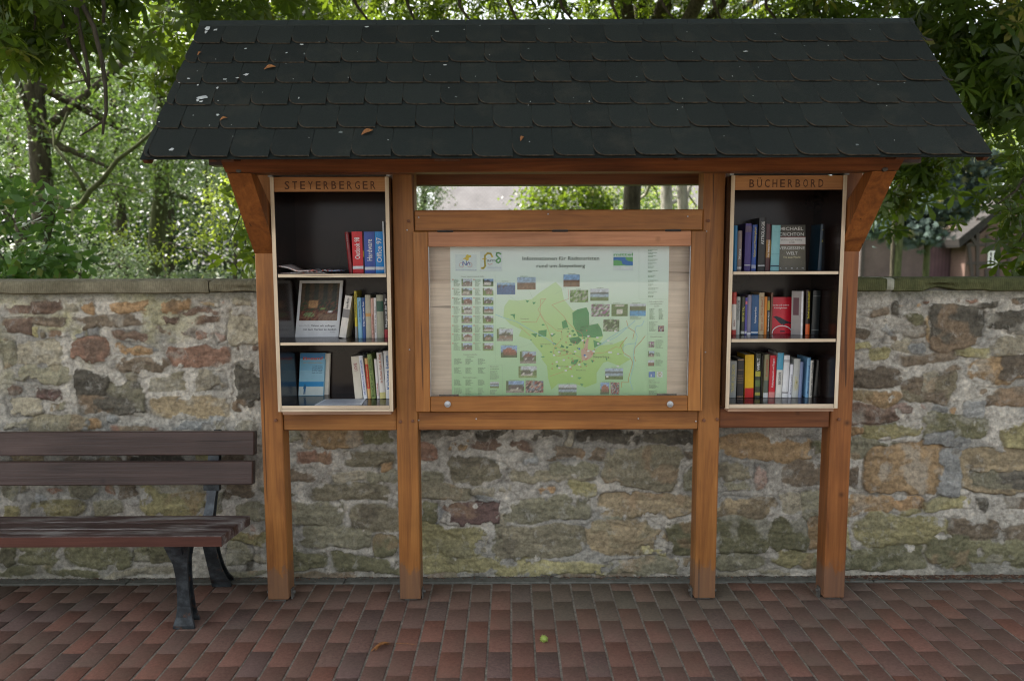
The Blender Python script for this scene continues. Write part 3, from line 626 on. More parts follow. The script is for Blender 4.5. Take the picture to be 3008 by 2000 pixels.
mb=MB(); fan_fill(mb,mapA,lay()); mb.build('map_area',mapm.mat,poster)
mb=MB(); Y=lay()
for pts in ([GB(245,720),GB(290,690),GB(370,672),GB(392,720),GB(395,830),GB(470,815),GB(500,860),GB(515,925),GB(440,940),GB(300,930),GB(250,820)],
            [GB(215,945),GB(300,930),GB(330,960),GB(290,1000),GB(230,985)],[GB(150,800),GB(190,780),GB(210,850),GB(160,860)],[GB(240,1140),GB(300,1130),GB(280,1180),GB(230,1170)],
            [GA(1150,880),GA(1225,870),GA(1220,930),GA(1150,930)],[GA(1085,905),GA(1140,900),GA(1130,940)],[GA(895,735),GA(945,730),GA(940,780),GA(925,748)],[GA(1035,605),GA(1070,615),GA(1050,632)],[GA(1095,625),GA(1130,625),GA(1110,648)],
            [GB(430,960),GB(510,990),GB(440,1030)],[GB(540,1120),GB(555,1120),GB(550,1150)],[GB(290,1290),GB(330,1290),GB(305,1310)],[GB(310,1345),GB(345,1350),GB(330,1370)],[GA(1255,915),GA(1310,900),GA(1270,935)],[GB(340,1160),GB(375,1170),GB(355,1190)],[GB(410,1135),GB(440,1145),GB(420,1165)]):
    mb=MB(); fan_fill(mb,pts,Y); mb.build('forest_patch',prn('printed forest',(.045,.32,.10)),poster)
mb=MB(); rw=random.Random(31)
for k in range(46):
    x,y=rw.gauss(230,150),rw.gauss(960,110)
    if not(-180<x<470 and 760<y<1300): continue
    a_,b_=rw.uniform(6,22),rw.uniform(5,14); fan_fill(mb,[GB(x+a_*math.cos(t_)*rw.uniform(.5,1.2),y+b_*math.sin(t_)*rw.uniform(.5,1.2)) for t_ in (0,1.05,2.1,3.14,4.2,5.2)],Y)
tag(mb.build('small_woods',prn('printed forest',(.045,.32,.10)),poster),kind='stuff')
mb=MB(); Y=lay(); fan_fill(mb,[GB(320,1050),GB(350,1030),GB(365,960),GB(390,950),GB(380,1040),GB(440,1060),GB(420,1110),GB(370,1140),GB(330,1140)],Y); mb.build('town_area',prn('printed town',(.62,.42,.33)),poster)
def line(mb,pts,wd,Y):
    pts=[P(x,y,Y) for x,y in pts]
    for a,b in zip(pts,pts[1:]):
        d=(b-a).normalized(); n=Vector((-d.z,0,d.x))*wd/2; a2=a-d*wd*.3;b2=b+d*wd*.3; mb.add([a2-n,b2-n,b2+n,a2+n],[(0,1,2,3)])
mb=MB(); Y=lay()
for l_ in ([GA(1165,735),GA(1170,600),GA(1215,595),GB(-60,690),GB(0,790),GB(110,880),GB(150,880),GB(155,950),GB(90,1020),GB(75,1075),GB(110,1105),GB(240,1080),GB(330,1120)],[GA(1000,800),GA(1130,805),GA(1165,735),GA(1225,835),GA(1290,1010)],[GB(65,650),GB(170,750),GB(200,800),GB(270,870),GB(330,900),GB(350,1040),GB(440,1080),GB(540,1070),GB(630,1020),GB(660,1030),GB(700,970)],[GA(985,840),GA(1080,925)],[GB(240,1080),GB(90,1010)],[GB(50,1280),GB(200,1230),GB(330,1130)],[GB(65,650),GB(215,595),GB(207,510)]): line(mb,l_,.0012,Y)
mb.build('red_route',prn('red print',(.62,.16,.08)),poster)
mb=MB(); Y=lay()
for l_ in ([GB(725,790),GB(740,850),GB(795,885),GB(780,950)],[GB(730,935),GB(670,1010),GB(700,1075),GB(755,1110),GB(780,1160),GB(745,1290),GB(740,1335),GB(680,1335),GB(678,1380)],[GB(890,925),GB(855,970),GB(800,1030),GB(790,1100),GB(805,1150)]): line(mb,l_,.0022,Y)
mb.build('orange_route',prn('orange print',(.55,.26,.05)),poster)
mb=MB(); Y=lay()
for l_ in ([GB(880,790),GB(860,830),GB(810,840),GB(800,880),GB(820,930),GB(790,1050),GB(785,1200),GB(770,1250),GB(755,1320),GB(780,1400)],[GB(700,1060),GB(690,1030),GB(720,1000),GB(800,990)],[GB(420,1060),GB(560,950),GB(720,850)],[GA(770,735),GA(830,760),GA(960,800),GA(1060,860),GA(1230,950),GB(90,1000)],[GB(480,1010),GB(640,930),GB(800,790)]): line(mb,l_,.0026,Y)
mb.build('river',prn('river print',(.30,.62,.68)),poster)
for (x,y,s_) in []: pass
# printed photos
def photo(px0,py0,px1,py1,kind,seed):
    Y=lay()-.0001; nx,nz=12,9; r=np.random.default_rng(seed); V=[];C=[]
    a=P(px0,py1,Y); b=P(px1,py0,Y)
    sky_=np.array([(.45,.58,.72),(.62,.68,.74),(.30,.48,.75)][seed%3]); grn=np.array([(.10,.20,.05),(.16,.26,.08),(.07,.14,.05)][seed%3]); 
    wl=np.array([(.20,.10,.07),(.50,.46,.40),(.16,.13,.12),(.32,.22,.16),(.60,.58,.54)][(seed*7)%5]); rf=np.array([(.24,.11,.08),(.12,.11,.11),(.20,.15,.12),(.10,.12,.08)][(seed*5//2)%4]); hx0,hx1,hz=r.uniform(.0,.3),r.uniform(.7,1.),r.uniform(.35,.6)
    for j in range(nz):
        for i in range(nx):
            u=i/(nx-1); t=j/(nz-1); k=r.random()*.5+.7
            if kind=='house':
                c=sky_ if t>.62+.1*math.sin(i*1.7+seed) else grn
                if .15<t<hz and hx0<u<hx1: c=wl
                if hz-.02<t<hz+.36-abs(u-(hx0+hx1)/2)*.6 and hx0-.05<u<hx1+.05: c=rf
                if (i+seed)%5==0 and .25<t<.45 and .2<u<.85: c=np.array((.75,.75,.72))
                if t<.2: c=np.array((.34,.33,.28)) if seed%2 else grn*1.6
                if u<.12 and t>.3: c=grn
            elif kind=='lake': c=sky_ if t>.7 else (np.array((.05,.08,.05)) if t>.5 else (np.array((.35,.48,.60)) if t>.25 else grn))
            elif kind=='water': c=np.array((.04,.14,.36)) if t<.8 else np.array((.30,.5,.7)); c=np.array((.02,.04,.09)) if (r.random()<.35 and .5<t<.8) else c
            elif kind=='moor': c=sky_ if t>.55 else np.array((.20,.11,.06))
            elif kind=='forest': c=grn*r.uniform(.4,2.4) if r.random()<.75 else np.array((.45,.5,.4))
            elif kind=='pool': c=np.array((.08,.35,.65)) if t<.45 else grn*.6 if t<.8 else sky_
            elif kind=='sign': c=np.array((.78,.76,.70)) if (.2<t<.55 and .3<u<.7) or (.75<t<.9 and .2<u<.8) else grn*1.1
            elif kind=='people': c=[np.array((.35,.08,.07)),np.array((.06,.05,.05)),np.array((.55,.45,.38)),np.array((.2,.25,.35))][r.integers(4)]
            elif kind=='barn': c=np.array((.40,.13,.08)) if .4<t<.85-abs(u-.5)*.6 and .12<u<.95 else (np.array((.25,.09,.05)) if .2<t<=.4 and .1<u<.95 else (sky_ if t>.4 else grn))
            elif kind=='flower': c=[np.array((.35,.15,.30)),grn*1.8,np.array((.6,.6,.6))][r.integers(3)]
            elif kind=='white': c=np.array((.8,.8,.78))
            else: c=grn
            V.append((a.x+(b.x-a.x)*u,Y,a.z+(b.z-a.z)*t)); C.append(np.clip(np.array(c)*k,0,1))
    F=[(j*nx+i,j*nx+i+1,(j+1)*nx+i+1,(j+1)*nx+i) for j in range(nz-1) for i in range(nx-1)]
    npmesh('photo',V,F,PHOTO,poster,cols=np.array(C))
sd_=0
for row in range(8):
    for colx in(470,658):
        y0=[420,500,583,665,745,828,905,987][row]; x0,y=GA(colx,y0); x1,y1=GA(colx+94,y0+68); sd_+=1; photo(x0,y,x1,y1,'house',sd_)
for (x0,y0,x1,y1,kd) in [(783,455,945,558,'water'),(963,405,1126,515,'moor'),(783,862,925,970,'house'),(818,1010,962,1116,'barn'),(987,1063,1130,1168,'house'),(975,1192,1135,1296,'house'),(865,1322,1023,1428,'house'),(1037,1322,1195,1428,'people'),(723,1332,801,1386,'lake')]:
    a=GA(x0,y0);b=GA(x1,y1); sd_+=1; photo(a[0],a[1],b[0],b[1],kd,sd_)
for (x0,y0,x1,y1,kd) in [(166,382,310,490,'moor'),(224,518,386,627,'forest'),(404,507,566,614,'lake'),(413,645,575,753,'flower'),(591,643,736,750,'sign'),(753,641,896,748,'pool'),(518,779,661,885,'forest'),(535,1210,694,1309,'lake'),(123,1353,283,1450,'lake'),(493,1336,572,1440,'barn'),(583,1336,662,1440,'people'),(1003,834,1058,887,'people'),(920,975,972,1027,'flower'),(916,1058,972,1110,'house'),(916,1138,970,1190,'moor')]:
    a=GB(x0,y0);b=GB(x1,y1); sd_+=1; photo(a[0],a[1],b[0],b[1],kd,sd_)
# headline and other lettering
INK=prn('dark print',(.05,.08,.05))
RT=Vector((1,0,0));UP=Vector((0,0,1))
mb=MB(); Y=lay()
a=P(*GA(1010,255),Y); b=P(*GB(483,258),Y); text_mesh(mb,'Informationen für Radtouristen',a,RT,UP,.0165,width=(b.x-a.x),off=.004)
a=P(*GA(1135,320),Y); b=P(*GB(357,322),Y); text_mesh(mb,'rund um Steyerberg',a,RT,UP,.0165,width=(b.x-a.x),off=.004)
a=P(*GB(430,1118),Y); text_mesh(mb,'Steyerberg',a,RT,UP,.0095,width=P(*GB(572,1118),Y).x-a.x)
mb.build('headline',INK,poster)
mb=MB(); Y=lay()
for (g_,x,y,x2,s_) in [(GA,465,404,670,'Hotels, Gastronomie & Cafés'),(GA,488,1094,608,'Privatunterkünfte'),(GA,510,1114,590,'- Zimmer -'),(GA,472,1297,612,'- Ferienwohnungen -'),(GA,722,1200,800,'Reisemobil-'),(GA,722,1220,800,'stellplätze'),(GB,928,625,1055,'Fahrradgeschäfte /'),(GB,932,645,1045,'Fahrradreparatur-'),(GB,970,665,1015,'service'),(GB,935,935,1042,'Gästeführungen'),(GB,922,1322,972,'weitere'),(GB,922,1340,1018,'Informationen'),(GA,990,777,1065,'Voigtei'),(GA,1165,1002,1258,'Deblinghausen'),(GB,105,1197,205,'Bruchhagen'),(GB,280,1232,362,'Rießen'),(GB,100,1060,200,'Düdinghausen'),(GB,640,1090,685,'Wellie'),(GB,575,995,605,'Bolsehle'),(GB,115,868,205,'Sarninghausen'),(GB,205,378,272,'Tiefgestade'),(GB,460,503,520,'Steinkrug'),(GB,195,1350,222,'Große Aue')]:
    a=P(*g_(x,y),Y); b=P(*g_(x2,y),Y); text_mesh(mb,s_,a,RT,UP,.0048,width=b.x-a.x,off=.0)
mb.build('caption',INK,poster)
# columns of unreadably small print
mb=MB(); Y=lay(); r3=random.Random(4)
def smallprint(g_,x0,y0,x1,y1,step=9.5,lead=True):
    y=y0
    while y<y1:
        x=x0
        xe=x0+(x1-x0)*r3.uniform(.5,1)
        while x<xe:
            w_=r3.uniform(6,18); a=P(*g_(x,y),Y); b=P(*g_(min(x+w_,xe),y-4.2),Y); mb.add([(a.x,Y,a.z),(b.x,Y,a.z),(b.x,Y,b.z),(a.x,Y,b.z)],[(0,1,2,3)]); x+=w_+3
        y+=step
for row in range(8):
    y0=[428,508,590,672,752,834,912,992][row]
    smallprint(GA,400,y0,462,y0+62); smallprint(GA,588,y0,645,y0+62)
for x in(405,505,615):
    for y in(1130,1210,1315,1392): smallprint(GA,x,y,x+70,y+55)
smallprint(GA,722,1240,805,1310);smallprint(GA,722,1405,790,1450)
for y in(163,190,217,250,283,312,350,393,435,470,505,540,572): smallprint(GB,915,y,1010,y+9); smallprint(GB,915,y+10,980,y+15)
for x in(928,1010): smallprint(GB,x,690,x+50,780)
smallprint(GB,925,805,1000,890);smallprint(GB,982,965,1055,1040);smallprint(GB,982,1075,1050,1110);smallprint(GB,982,1140,1050,1190);smallprint(GB,922,1358,1020,1395);smallprint(GB,922,1412,1000,1445);smallprint(GB,755,760,865,785);smallprint(GA,915,1438,1190,1450)
for (x0,x1,y) in [(990,1098,400),(825,900,444),(805,895,857),(830,955,1005),(1000,1120,1060),(1035,1075,1187),(895,1000,1318),(1035,1195,1316)]: smallprint(GA,x0,y,x1,y+1)
for (x0,x1,y) in [(425,570,640),(605,722,638),(775,875,637),(560,615,772),(590,645,1206),(510,650,1331),(280,335,513)]: smallprint(GB,x0,y,x1,y+1)
mb.build('small_print',prn('grey green print',(.20,.34,.22)),poster)
# logos
mb=MB(); Y=lay(); ppoly(mb,[GA(415,350),GA(603,350),GA(603,205),GA(415,205)],Y); ppoly(mb,[GA(635,350),GA(830,350),GA(830,180),GA(635,180)],Y); ppoly(mb,[GB(608,345),GB(782,345),GB(782,180),GB(608,180)],Y); ppoly(mb,[GB(992,1290),GB(1043,1290),GB(1043,1240),GB(992,1240)],Y)
mb.build('logo_panel',prn('pale panel',(.72,.82,.80)),poster)
def ring(mb,g_,cx,cy,r,wd,Y,a0=0,a1=360,n=18):
    line(mb,[g_(cx+r*math.cos(R(a0+(a1-a0)*i/n)),cy+r*math.sin(R(a0+(a1-a0)*i/n))) for i in range(n+1)],wd,Y)
mb=MB(); Y=lay(); ring(mb,GA,470,297,20,.0016,Y); ring(mb,GA,543,297,20,.0016,Y); mb.build('bicycle_wheels',prn('red orange',(.60,.25,.2)),poster)
mb=MB(); Y=lay(); line(mb,[GA(480,300),GA(482,265),GA(510,300),GA(514,262)],.0032,Y); line(mb,[GA(510,300),GA(535,270),GA(545,300)],.0028,Y); a=P(*GA(420,343),Y); text_mesh(mb,'www.radweg-hamburg.de',a,RT,UP,.0026,width=P(*GA(603,343),Y).x-a.x); a=P(*GA(700,322),Y); text_mesh(mb,'Steyerberg',a,RT,UP,.0036,width=P(*GA(818,322),Y).x-a.x); mb.build('blue_lettering',prn('blue print',(.08,.12,.40)),poster)
mb=MB(); Y=lay(); fan_fill(mb,[GA(507,215),GA(520,203),GA(535,210),GA(555,212),GA(553,228),GA(535,232),GA(532,255),GA(515,260),GA(500,245),GA(483,248),GA(487,238),GA(505,230)],Y)
line(mb,[GA(742,225),GA(728,197),GA(700,193),GA(677,215),GA(676,270),GA(680,305),GA(665,325),GA(648,325)],.0085,Y); line(mb,[GA(655,245),GA(692,240)],.004,Y); mb.build('yellow_emblem',prn('yellow print',(.70,.55,.07)),poster)
mb=MB(); Y=lay(); line(mb,[GA(818,200),GA(800,190),GA(782,192),GA(778,210),GA(795,228),GA(812,243),GA(812,265),GA(797,278),GA(782,272),GA(779,255),GA(797,240)],.007,Y); text_mesh(mb,'mittel',P(*GB(610,216),Y),RT,UP,.0125,width=P(*GB(782,0),Y).x-P(*GB(610,0),Y).x,off=.03); ppoly(mb,[GB(609,303),GB(781,303),GB(781,226),GB(609,226)],lay()); mb.build('green_emblem',prn('green print',(.16,.45,.16)),poster)
mb=MB(); Y=lay(); fan_fill(mb,[GB(609,228),GB(715,228),GB(718,248),GB(740,262),GB(781,268),GB(781,300),GB(720,298),GB(690,290),GB(680,262),GB(640,252),GB(609,256)],Y); ppoly(mb,[GB(922,1290),GB(977,1290),GB(977,1240),GB(922,1240)],Y); ppoly(mb,[GB(345,1103),GB(363,1103),GB(363,1088),GB(345,1088)],Y);ppoly(mb,[GB(298,1047),GB(314,1047),GB(314,1031),GB(298,1031)],Y); mb.build('blue_emblem',prn('river blue',(.06,.20,.52)),poster)
mb=MB(); Y=lay(); text_mesh(mb,'weser',P(*GB(605,335),Y),RT,UP,.0125,width=P(*GB(785,0),Y).x-P(*GB(605,0),Y).x,off=.03); text_mesh(mb,'i',P(*GB(939,1284),Y),RT,UP,.0115,off=.05)
for k in range(26):
    x,y=r3.uniform(40,640),r3.uniform(820,1280); ppoly(mb,[GB(x,y+14),GB(x+20,y+14),GB(x+20,y),GB(x,y)],Y)
mb.build('white_lettering',prn('white paper',(.80,.86,.84)),poster)
mb=MB(); Y=lay(); text_mesh(mb,'am',P(*GA(692,268),Y),RT,UP,.0135,width=P(*GA(772,0),Y).x-P(*GA(692,0),Y).x,off=.02); mb.build('grey_lettering',prn('grey print',(.22,.27,.27)),poster)
mb=MB(); Y=lay(); line(mb,[GA(700,282),GA(720,294),GA(745,282)],.002,Y)
for k in range(30):
    x,y=r3.uniform(60,460),r3.uniform(860,1240); ring(mb,GB,x,y,4.5,.0018,Y,n=7)
for row in range(8):
    for cx_ in(393,580): x,y=cx_,[428,508,590,672,752,834,912,992][row]; ppoly(mb,[GA(x-5,y+3),GA(x+5,y+3),GA(x+5,y-6),GA(x-5,y-6)],Y)
mb.build('red_marks',prn('marker red',(.60,.20,.13)),poster)
mb=MB(); Y=lay(); line(mb,[GB(1003,1260),GB(1012,1280),GB(1024,1282),GB(1034,1260),GB(1018,1250),GB(1003,1260)],.002,Y); line(mb,[GB(1005,1246),GB(1015,1252),GB(1030,1246)],.002,Y); line(mb,[GB(1018,1255),GB(1018,1280)],.0016,Y); mb.build('crest',prn('crest gold',(.50,.36,.06)),poster)
mb=MB(); Y=lay()
for l_ in ([GA(768,380),GA(768,1160)],[GA(705,1183),GA(832,1183),GA(832,1455)],[GA(705,1183),GA(705,1455)],[GB(835,150),GB(835,600),GB(915,600),GB(905,1215),GB(1065,1215)],[GB(912,908),GB(1065,908)],[GB(912,600),GB(1080,600)],[GA(880,560),GA(990,640)],[GA(1065,515),GA(1110,610)],[GA(965,1035),GA(1110,985)],[GB(90,555),GB(190,495)],[GB(395,830),GB(500,690)]): line(mb,l_,.0006,Y)
mb.build('fine_lines',prn('fine green',(.30,.48,.33)),poster)
# ================================================================== BOOK CABINETS
YC0,YC1=-.08,.245
def zc(py): return P(1504,py,YC0).z
def cabinet(name_lbl,x0,x1,xtl,xtr,word,tx0,tx1,zt,zb,shelves,nb,bt):
    c=empty('book_cabinet',((x0+x1)/2,.08,zb),name_lbl,'cabinet','book cabinets hung between the posts'); th=.0165
    for a,b in((x0,x0+th),(x1-th,x1)):
        mb=MB(); mb.box((a,YC0+.0015,zb+.0),(b,YC1,zt)); mb.build('side_panel',FILM,c); 
        mb=MB(); mb.box((a,YC0-.0005,zb+.0),(b,YC0+.001,zt)); mb.build('side_edge',PLY_EDGEZ,c)
    mb=MB(); mb.box((x0+th,YC1-.012,zb+th),(x1-th,YC1-.001,zt-.002)); mb.build('back_panel',FILM,c)
    mb=MB(); mb.box((x0+th+.0005,YC0+.02,zt-.018),(x1-th-.0005,YC1-.013,zt-.001)); mb.build('top_panel',FILM,c)
    def shelf(z1,z0,name='shelf',ins=.004,yf=YC0+.004):
        mb=MB(); mb.box((x0+th+.0005,yf+.002,z0),(x1-th-.0005,YC1-.013,z1)); s=mb.build(name,FILM,c)
        mb=MB(); mb.box((x0+th+ins,yf-.002,z0+.0003),(x1-th-ins,yf+.0015,z1-.0005)); mb.build('shelf_edge',PLY_EDGE,s); return z1
    zs=[shelf(zc(a),zc(b)) for a,b in shelves]
    zs.append(shelf(zc(bt),zc(bt)-.0155,'bottom_shelf',.0015,YC0+.003))
    mb=MB(); mb.box((x0+th+.0005,YC0,zb),(x1-th-.0005,YC1,zc(bt)-.017)); mb.build('bottom_panel',PLY_EDGE,c)
    mb=MB(); mb.box((x0+.016,YC0+.012,zb-.017),(x1-.012,.0-.001,zb-.0008),0,.002); mb.build('bottom_strip',TRIMWOOD,c)
    mb=MB(); mb.box((x0+th+.0005,YC0+.003,zc(nb)),(x1-th-.0005,YC0+.017,zt-.001)); bd=mb.build('name_board',SIGNWOOD,c)
    mb=MB(); a=P(tx0,552,YC0+.0025); b=P(tx1,552,YC0+.0025); h=P(tx0,528,YC0).z-a.z
    zz=zc(nb)+.0105
    n=len(word); W=(b.x-a.x); cw=W/(n-.15)
    for i,ch in enumerate(word):
        text_mesh(mb,ch,(a.x+cw*i,YC0+.0022,zz),RT,UP,h*.98,width=cw*.64 if ch!='I' else cw*.2,off=.012)
    mb.build('carved_lettering',BURNT,bd)
    # bracket caps, and a dark bar standing in for the shaded gap above
    for xx in(x0-.004,x1-.006):
        mb=MB(); mb.box((xx-.004,YC0-.002,zt+.001),(xx+.014,YC0+.05,zt+.019)); mb.build('bracket',GALV,c)
    mb=MB(); mb.box((x0+.012,YC0+.012,zt+.004),(x1-.008,YC0+.03,zt+.015)); mb.build('dark_gap_bar',DARKMETAL,c)
    return zs
ztL=P(1504,518,YC0).z; zbL=P(1504,1207,YC0).z; zbR=P(1504,1202,YC0).z
ZSL=cabinet('open book cabinet with STEYERBERGER carved on its top board',-1.1585,-.6375,0,0,'STEYERBERGER',836,1108,ztL,zbL,[(803,813),(1004,1012.5)],561,1189.5)
ZSR=cabinet('open book cabinet with BÜCHERBORD carved on its top board',.8655,1.3735,0,0,'BÜCHERBORD',2201,2423,ztL,zbR,[(800,809),(998,1007.5)],560,1189.5)
# ------------------------------------------------------------------ books
PAGES=plain('page edges',(.62,.57,.46),.9,.2)
def lab(col,rough=.35): return plain('book cloth',col,rough,.4,.06)
YB_=.105
def book(o3,x0,x1,xb0,xb1,ytop,zf,color,label,group,depth=.13,title=None,tcol=(.8,.8,.78),tpos=(.15,.9),bands=(),Y=YB_,tsize=.55,rough=.3,flip=False):
    """spine-out book; x0..x1 top edge, xb0..xb1 foot edge in zoom units; zf shelf height"""
    ox,oy,s=o3; a=P(ox+xb0/s,1000,Y).x; b=P(ox+xb1/s,1000,Y).x; ta=P(ox+x0/s,1000,Y).x
    wd=(b-a)
    pt_=P(ox+x0/s,oy+ytop/s,Y); h=pt_.z-zf-.001; lean=ta-a
    ang=math.atan2(lean,h)
    piv=(a if ang<=0 else b, Y, zf+.0008)
    hh=h/math.cos(ang) if abs(ang)<.5 else h
    ct_=.0022 if wd>.012 else .0012
    mb=MB()
    # spine with slightly rounded section + boards
    n=6; prof=[]
    for i in range(n+1):
        t_=i/n; prof.append((a+wd*t_, Y-.0035*math.sin(math.pi*t_)*(1 if wd>.012 else .3)))
    pts=prof+[(b,Y+depth),(b-ct_,Y+depth),(b-ct_,Y+.003),(a+ct_,Y+.003),(a+ct_,Y+depth),(a,Y+depth)]
    from mathutils.geometry import tessellate_polygon
    m=len(pts); z0_,z1_=zf+.0008,zf+.0008+hh
    vs=[(x,y,z0_) for x,y in pts]+[(x,y,z1_) for x,y in pts]
    tr_=tessellate_polygon([[Vector((x,y,0)) for x,y in pts]])
    mb.add(vs,[tuple(t) for t in tr_]+[tuple(m+i for i in t)[::-1] for t in tr_]+[(i,(i+1)%m,m+(i+1)%m,m+i) for i in range(m)],0)
    def fin(mb_):
        if abs(ang)>.004: mb_.rot(piv,'Y',ang)
    fin(mb)
    o=mb.build('book',lab(color,rough),base=(piv[0],Y+depth/2,zf)); tag(o,label,'book',group)
    mb=MB(); mb.box((a+ct_+.0002,Y+.0035,z0_+.0025),(b-ct_-.0002,Y+depth-.003,z1_-.003)); fin(mb); mb.build('pages',PAGES,o)
    for i,(t0,t1,c_) in enumerate(bands):
        mb=MB(); zz0=z0_+hh*t0; zz1=z0_+hh*t1; q=[(x,y-.0004) for x,y in prof]; k=len(q)
        mb.add([(x,y,zz0) for x,y in q]+[(x,y,zz1) for x,y in q],[(i_,i_+1,k+i_+1,k+i_) for i_ in range(k-1)]); fin(mb); mb.build('spine_band',lab(c_,rough),o)
    if title:
        mb=MB(); capH=wd*tsize; xx=(a+b)/2
        l0=z0_+hh*tpos[0]; l1=z0_+hh*tpos[1]
        if flip: text_mesh(mb,title,(xx-capH/2,Y-.0052,l1),(0,0,-1),(1,0,0),capH,width=l1-l0,off=.01)
        else: text_mesh(mb,title,(xx+capH/2,Y-.0052,l0),(0,0,1),(-1,0,0),capH,width=l1-l0,off=.01)
        fin(mb); mb.build('spine_title',plain('title ink',tcol,.5,.3,.03),o)
    return o
L1=(780,490,4.2375); L2=(780,790,3.485); R1=(2100,490,4.481); R2=(2100,800,3.4095)
GL='books standing in the left cabinet'; GR='books standing in the right cabinet'
z=ZSL[0]
book(L1,1020,1100,1062,1106,815,z,(.22,.012,.015),'dark red book leaning at the left end of the three computer handbooks',GL,title='Home Edition',tcol=(.45,.3,.28),tpos=(.6,.95),tsize=.35)
book(L1,1104,1236,1112,1240,808,z,(.62,.012,.02),'thick bright red handbook with white spine lettering on the left cabinet\'s top shelf',GL,depth=.125,title='Outlook 98',tpos=(.34,.86),tsize=.5,bands=((.1,.17,(.8,.8,.8)),))
book(L1,1238,1251,1242,1254,820,z,(.03,.015,.02),'very thin black book squeezed between the red and the dark blue handbooks',GL,bands=((.4,.55,(.45,.35,.03)),))
book(L1,1254,1384,1258,1388,810,z,(.035,.085,.38),'thick dark blue handbook with white spine lettering',GL,depth=.125,title='Hardware',tpos=(.3,.82),tsize=.5,bands=((.08,.15,(.8,.8,.8)),))
book(L1,1388,1480,1392,1492,808,z,(.01,.26,.66),'thick sky blue handbook with white spine lettering',GL,depth=.125,title='Office 97',tpos=(.26,.86),tsize=.62,bands=((.08,.15,(.8,.8,.8)),))
book(L1,1484,1505,1497,1516,680,z,(.62,.66,.67),'tall thin white book against the right side of the left cabinet\'s top shelf',GL,Y=.09)
z=ZSL[1]
book(L2,828,906,752,822,280,z,(.72,.68,.60),'white paperback leaning left on the left cabinet\'s middle shelf',GL,title='Susan Marten',tcol=(.1,.1,.1),tpos=(.70,.95),tsize=.35,bands=((.48,.68,(.22,.21,.2)),))
book(L2,918,940,920,944,226,z,(.55,.45,.03),'tall thin yellow and black book on the left cabinet\'s middle shelf',GL,title='ELEKTRONIK BASTELN',tcol=(.03,.03,.03),tpos=(.45,.95),bands=((0,.25,(.25,.25,.24)),))
book(L2,946,990,952,994,293,z,(.22,.45,.58),'light blue paperback right of the thin yellow and black book',GL,title='am blauen Fluss',tcol=(.05,.08,.15),tpos=(.4,.9),tsize=.4)
book(L2,992,1026,996,1030,294,z,(.04,.10,.28),'navy blue paperback left of the tall beige book',GL,title='Das Haus am See',tpos=(.3,.9),tsize=.5)
book(L2,1028,1083,1031,1086,266,z,(.44,.41,.30),'tall plain beige book in the middle row of the left cabinet',GL,bands=((.5,.58,(.55,.3,.1)),))
book(L2,1086,1114,1088,1118,298,z,(.62,.38,.30),'salmon pink thin paperback right of the tall beige book',GL,title='In den Wolken',tcol=(.3,.08,.08),tpos=(.1,.6))
book(L2,1116,1140,1120,1144,295,z,(.74,.72,.68),'thin white paperback right of the salmon pink one',GL,title='Klara und das Meer',tcol=(.1,.1,.1),tpos=(.15,.8),tsize=.4)
book(L2,1143,1206,1146,1214,265,z,(.36,.36,.26),'grey green hardback with a dark green spine label',GL,bands=((.62,.86,(.03,.10,.06)),))
book(L2,1213,1258,1220,1266,258,z,(.02,.02,.02),'black book at the right end of the left cabinet\'s middle shelf',GL,title='Morgen ist der Tag',tpos=(.25,.9),tsize=.4,bands=((.0,.2,(.35,.02,.03)),))
z=ZSL[2]
book(L2,870,945,902,980,895,z,(.60,.56,.45),'cream paperback leaning right at the left of the bottom row in the left cabinet',GL,Y=.085,title='LOVE',tcol=(.3,.06,.08),tpos=(.66,.84),tsize=.4)
book(L2,948,1000,990,1030,888,z,(.74,.76,.76),'white paperback with blue spine lettering leaning right in the left cabinet',GL,Y=.085,title='DIE UNENDLICHE GESCHICHTE',tcol=(.03,.08,.35),tpos=(.1,.9),tsize=.4)
book(L2,1008,1035,1036,1068,912,z,(.66,.42,.16),'slim red and yellow paperback left of the green book',GL,Y=.085,bands=((.25,.85,(.55,.06,.04)),),title='Rote Sonne',tcol=(.7,.6,.2),tpos=(.3,.8),tsize=.3)
book(L2,1036,1098,1073,1118,872,z,(.24,.32,.10),'light green book with dark lettering leaning right',GL,Y=.085,title='ROCKY und TEUFEL',tcol=(.04,.08,.02),tpos=(.05,.9),tsize=.5)
book(L2,1106,1132,1129,1155,922,z,(.76,.73,.68),'thin white book with small red lettering right of the green book',GL,Y=.085,title='Herbst',tcol=(.5,.08,.05),tpos=(.1,.4),tsize=.5)
book(L2,1132,1200,1160,1220,855,z,(.74,.71,.64),'wide cream paperback with red lettering beside the thin white book',GL,Y=.085,title='In Sachen Kain & Abel',tcol=(.45,.1,.04),tpos=(.35,.96),tsize=.38,bands=((0,.14,(.68,.62,.25)),))
book(L2,1203,1268,1222,1284,838,z,(.72,.73,.71),'white paperback with blue lettering at the right end of the left cabinet\'s bottom shelf',GL,Y=.085,title='Kishons beste',tcol=(.05,.16,.38),tpos=(.2,.9),tsize=.5)
z=ZSR[0]
book(R1,216,262,214,260,775,z,(.02,.16,.32),'dull blue book at the left end of the right cabinet\'s top shelf',GR)
book(R1,264,322,262,320,842,z,(.22,.17,.15),'grey brown paperback with white script on its spine',GR,title='Meine',tpos=(.3,.55),tsize=.5,bands=((.05,.1,(.6,.58,.55)),))
book(R1,362,440,358,438,747,z,(.05,.03,.18),'dark violet hardback on the right cabinet\'s top shelf',GR,rough=.2,bands=((.82,.95,(.10,.06,.12)),(.11,.13,(.6,.6,.65))))
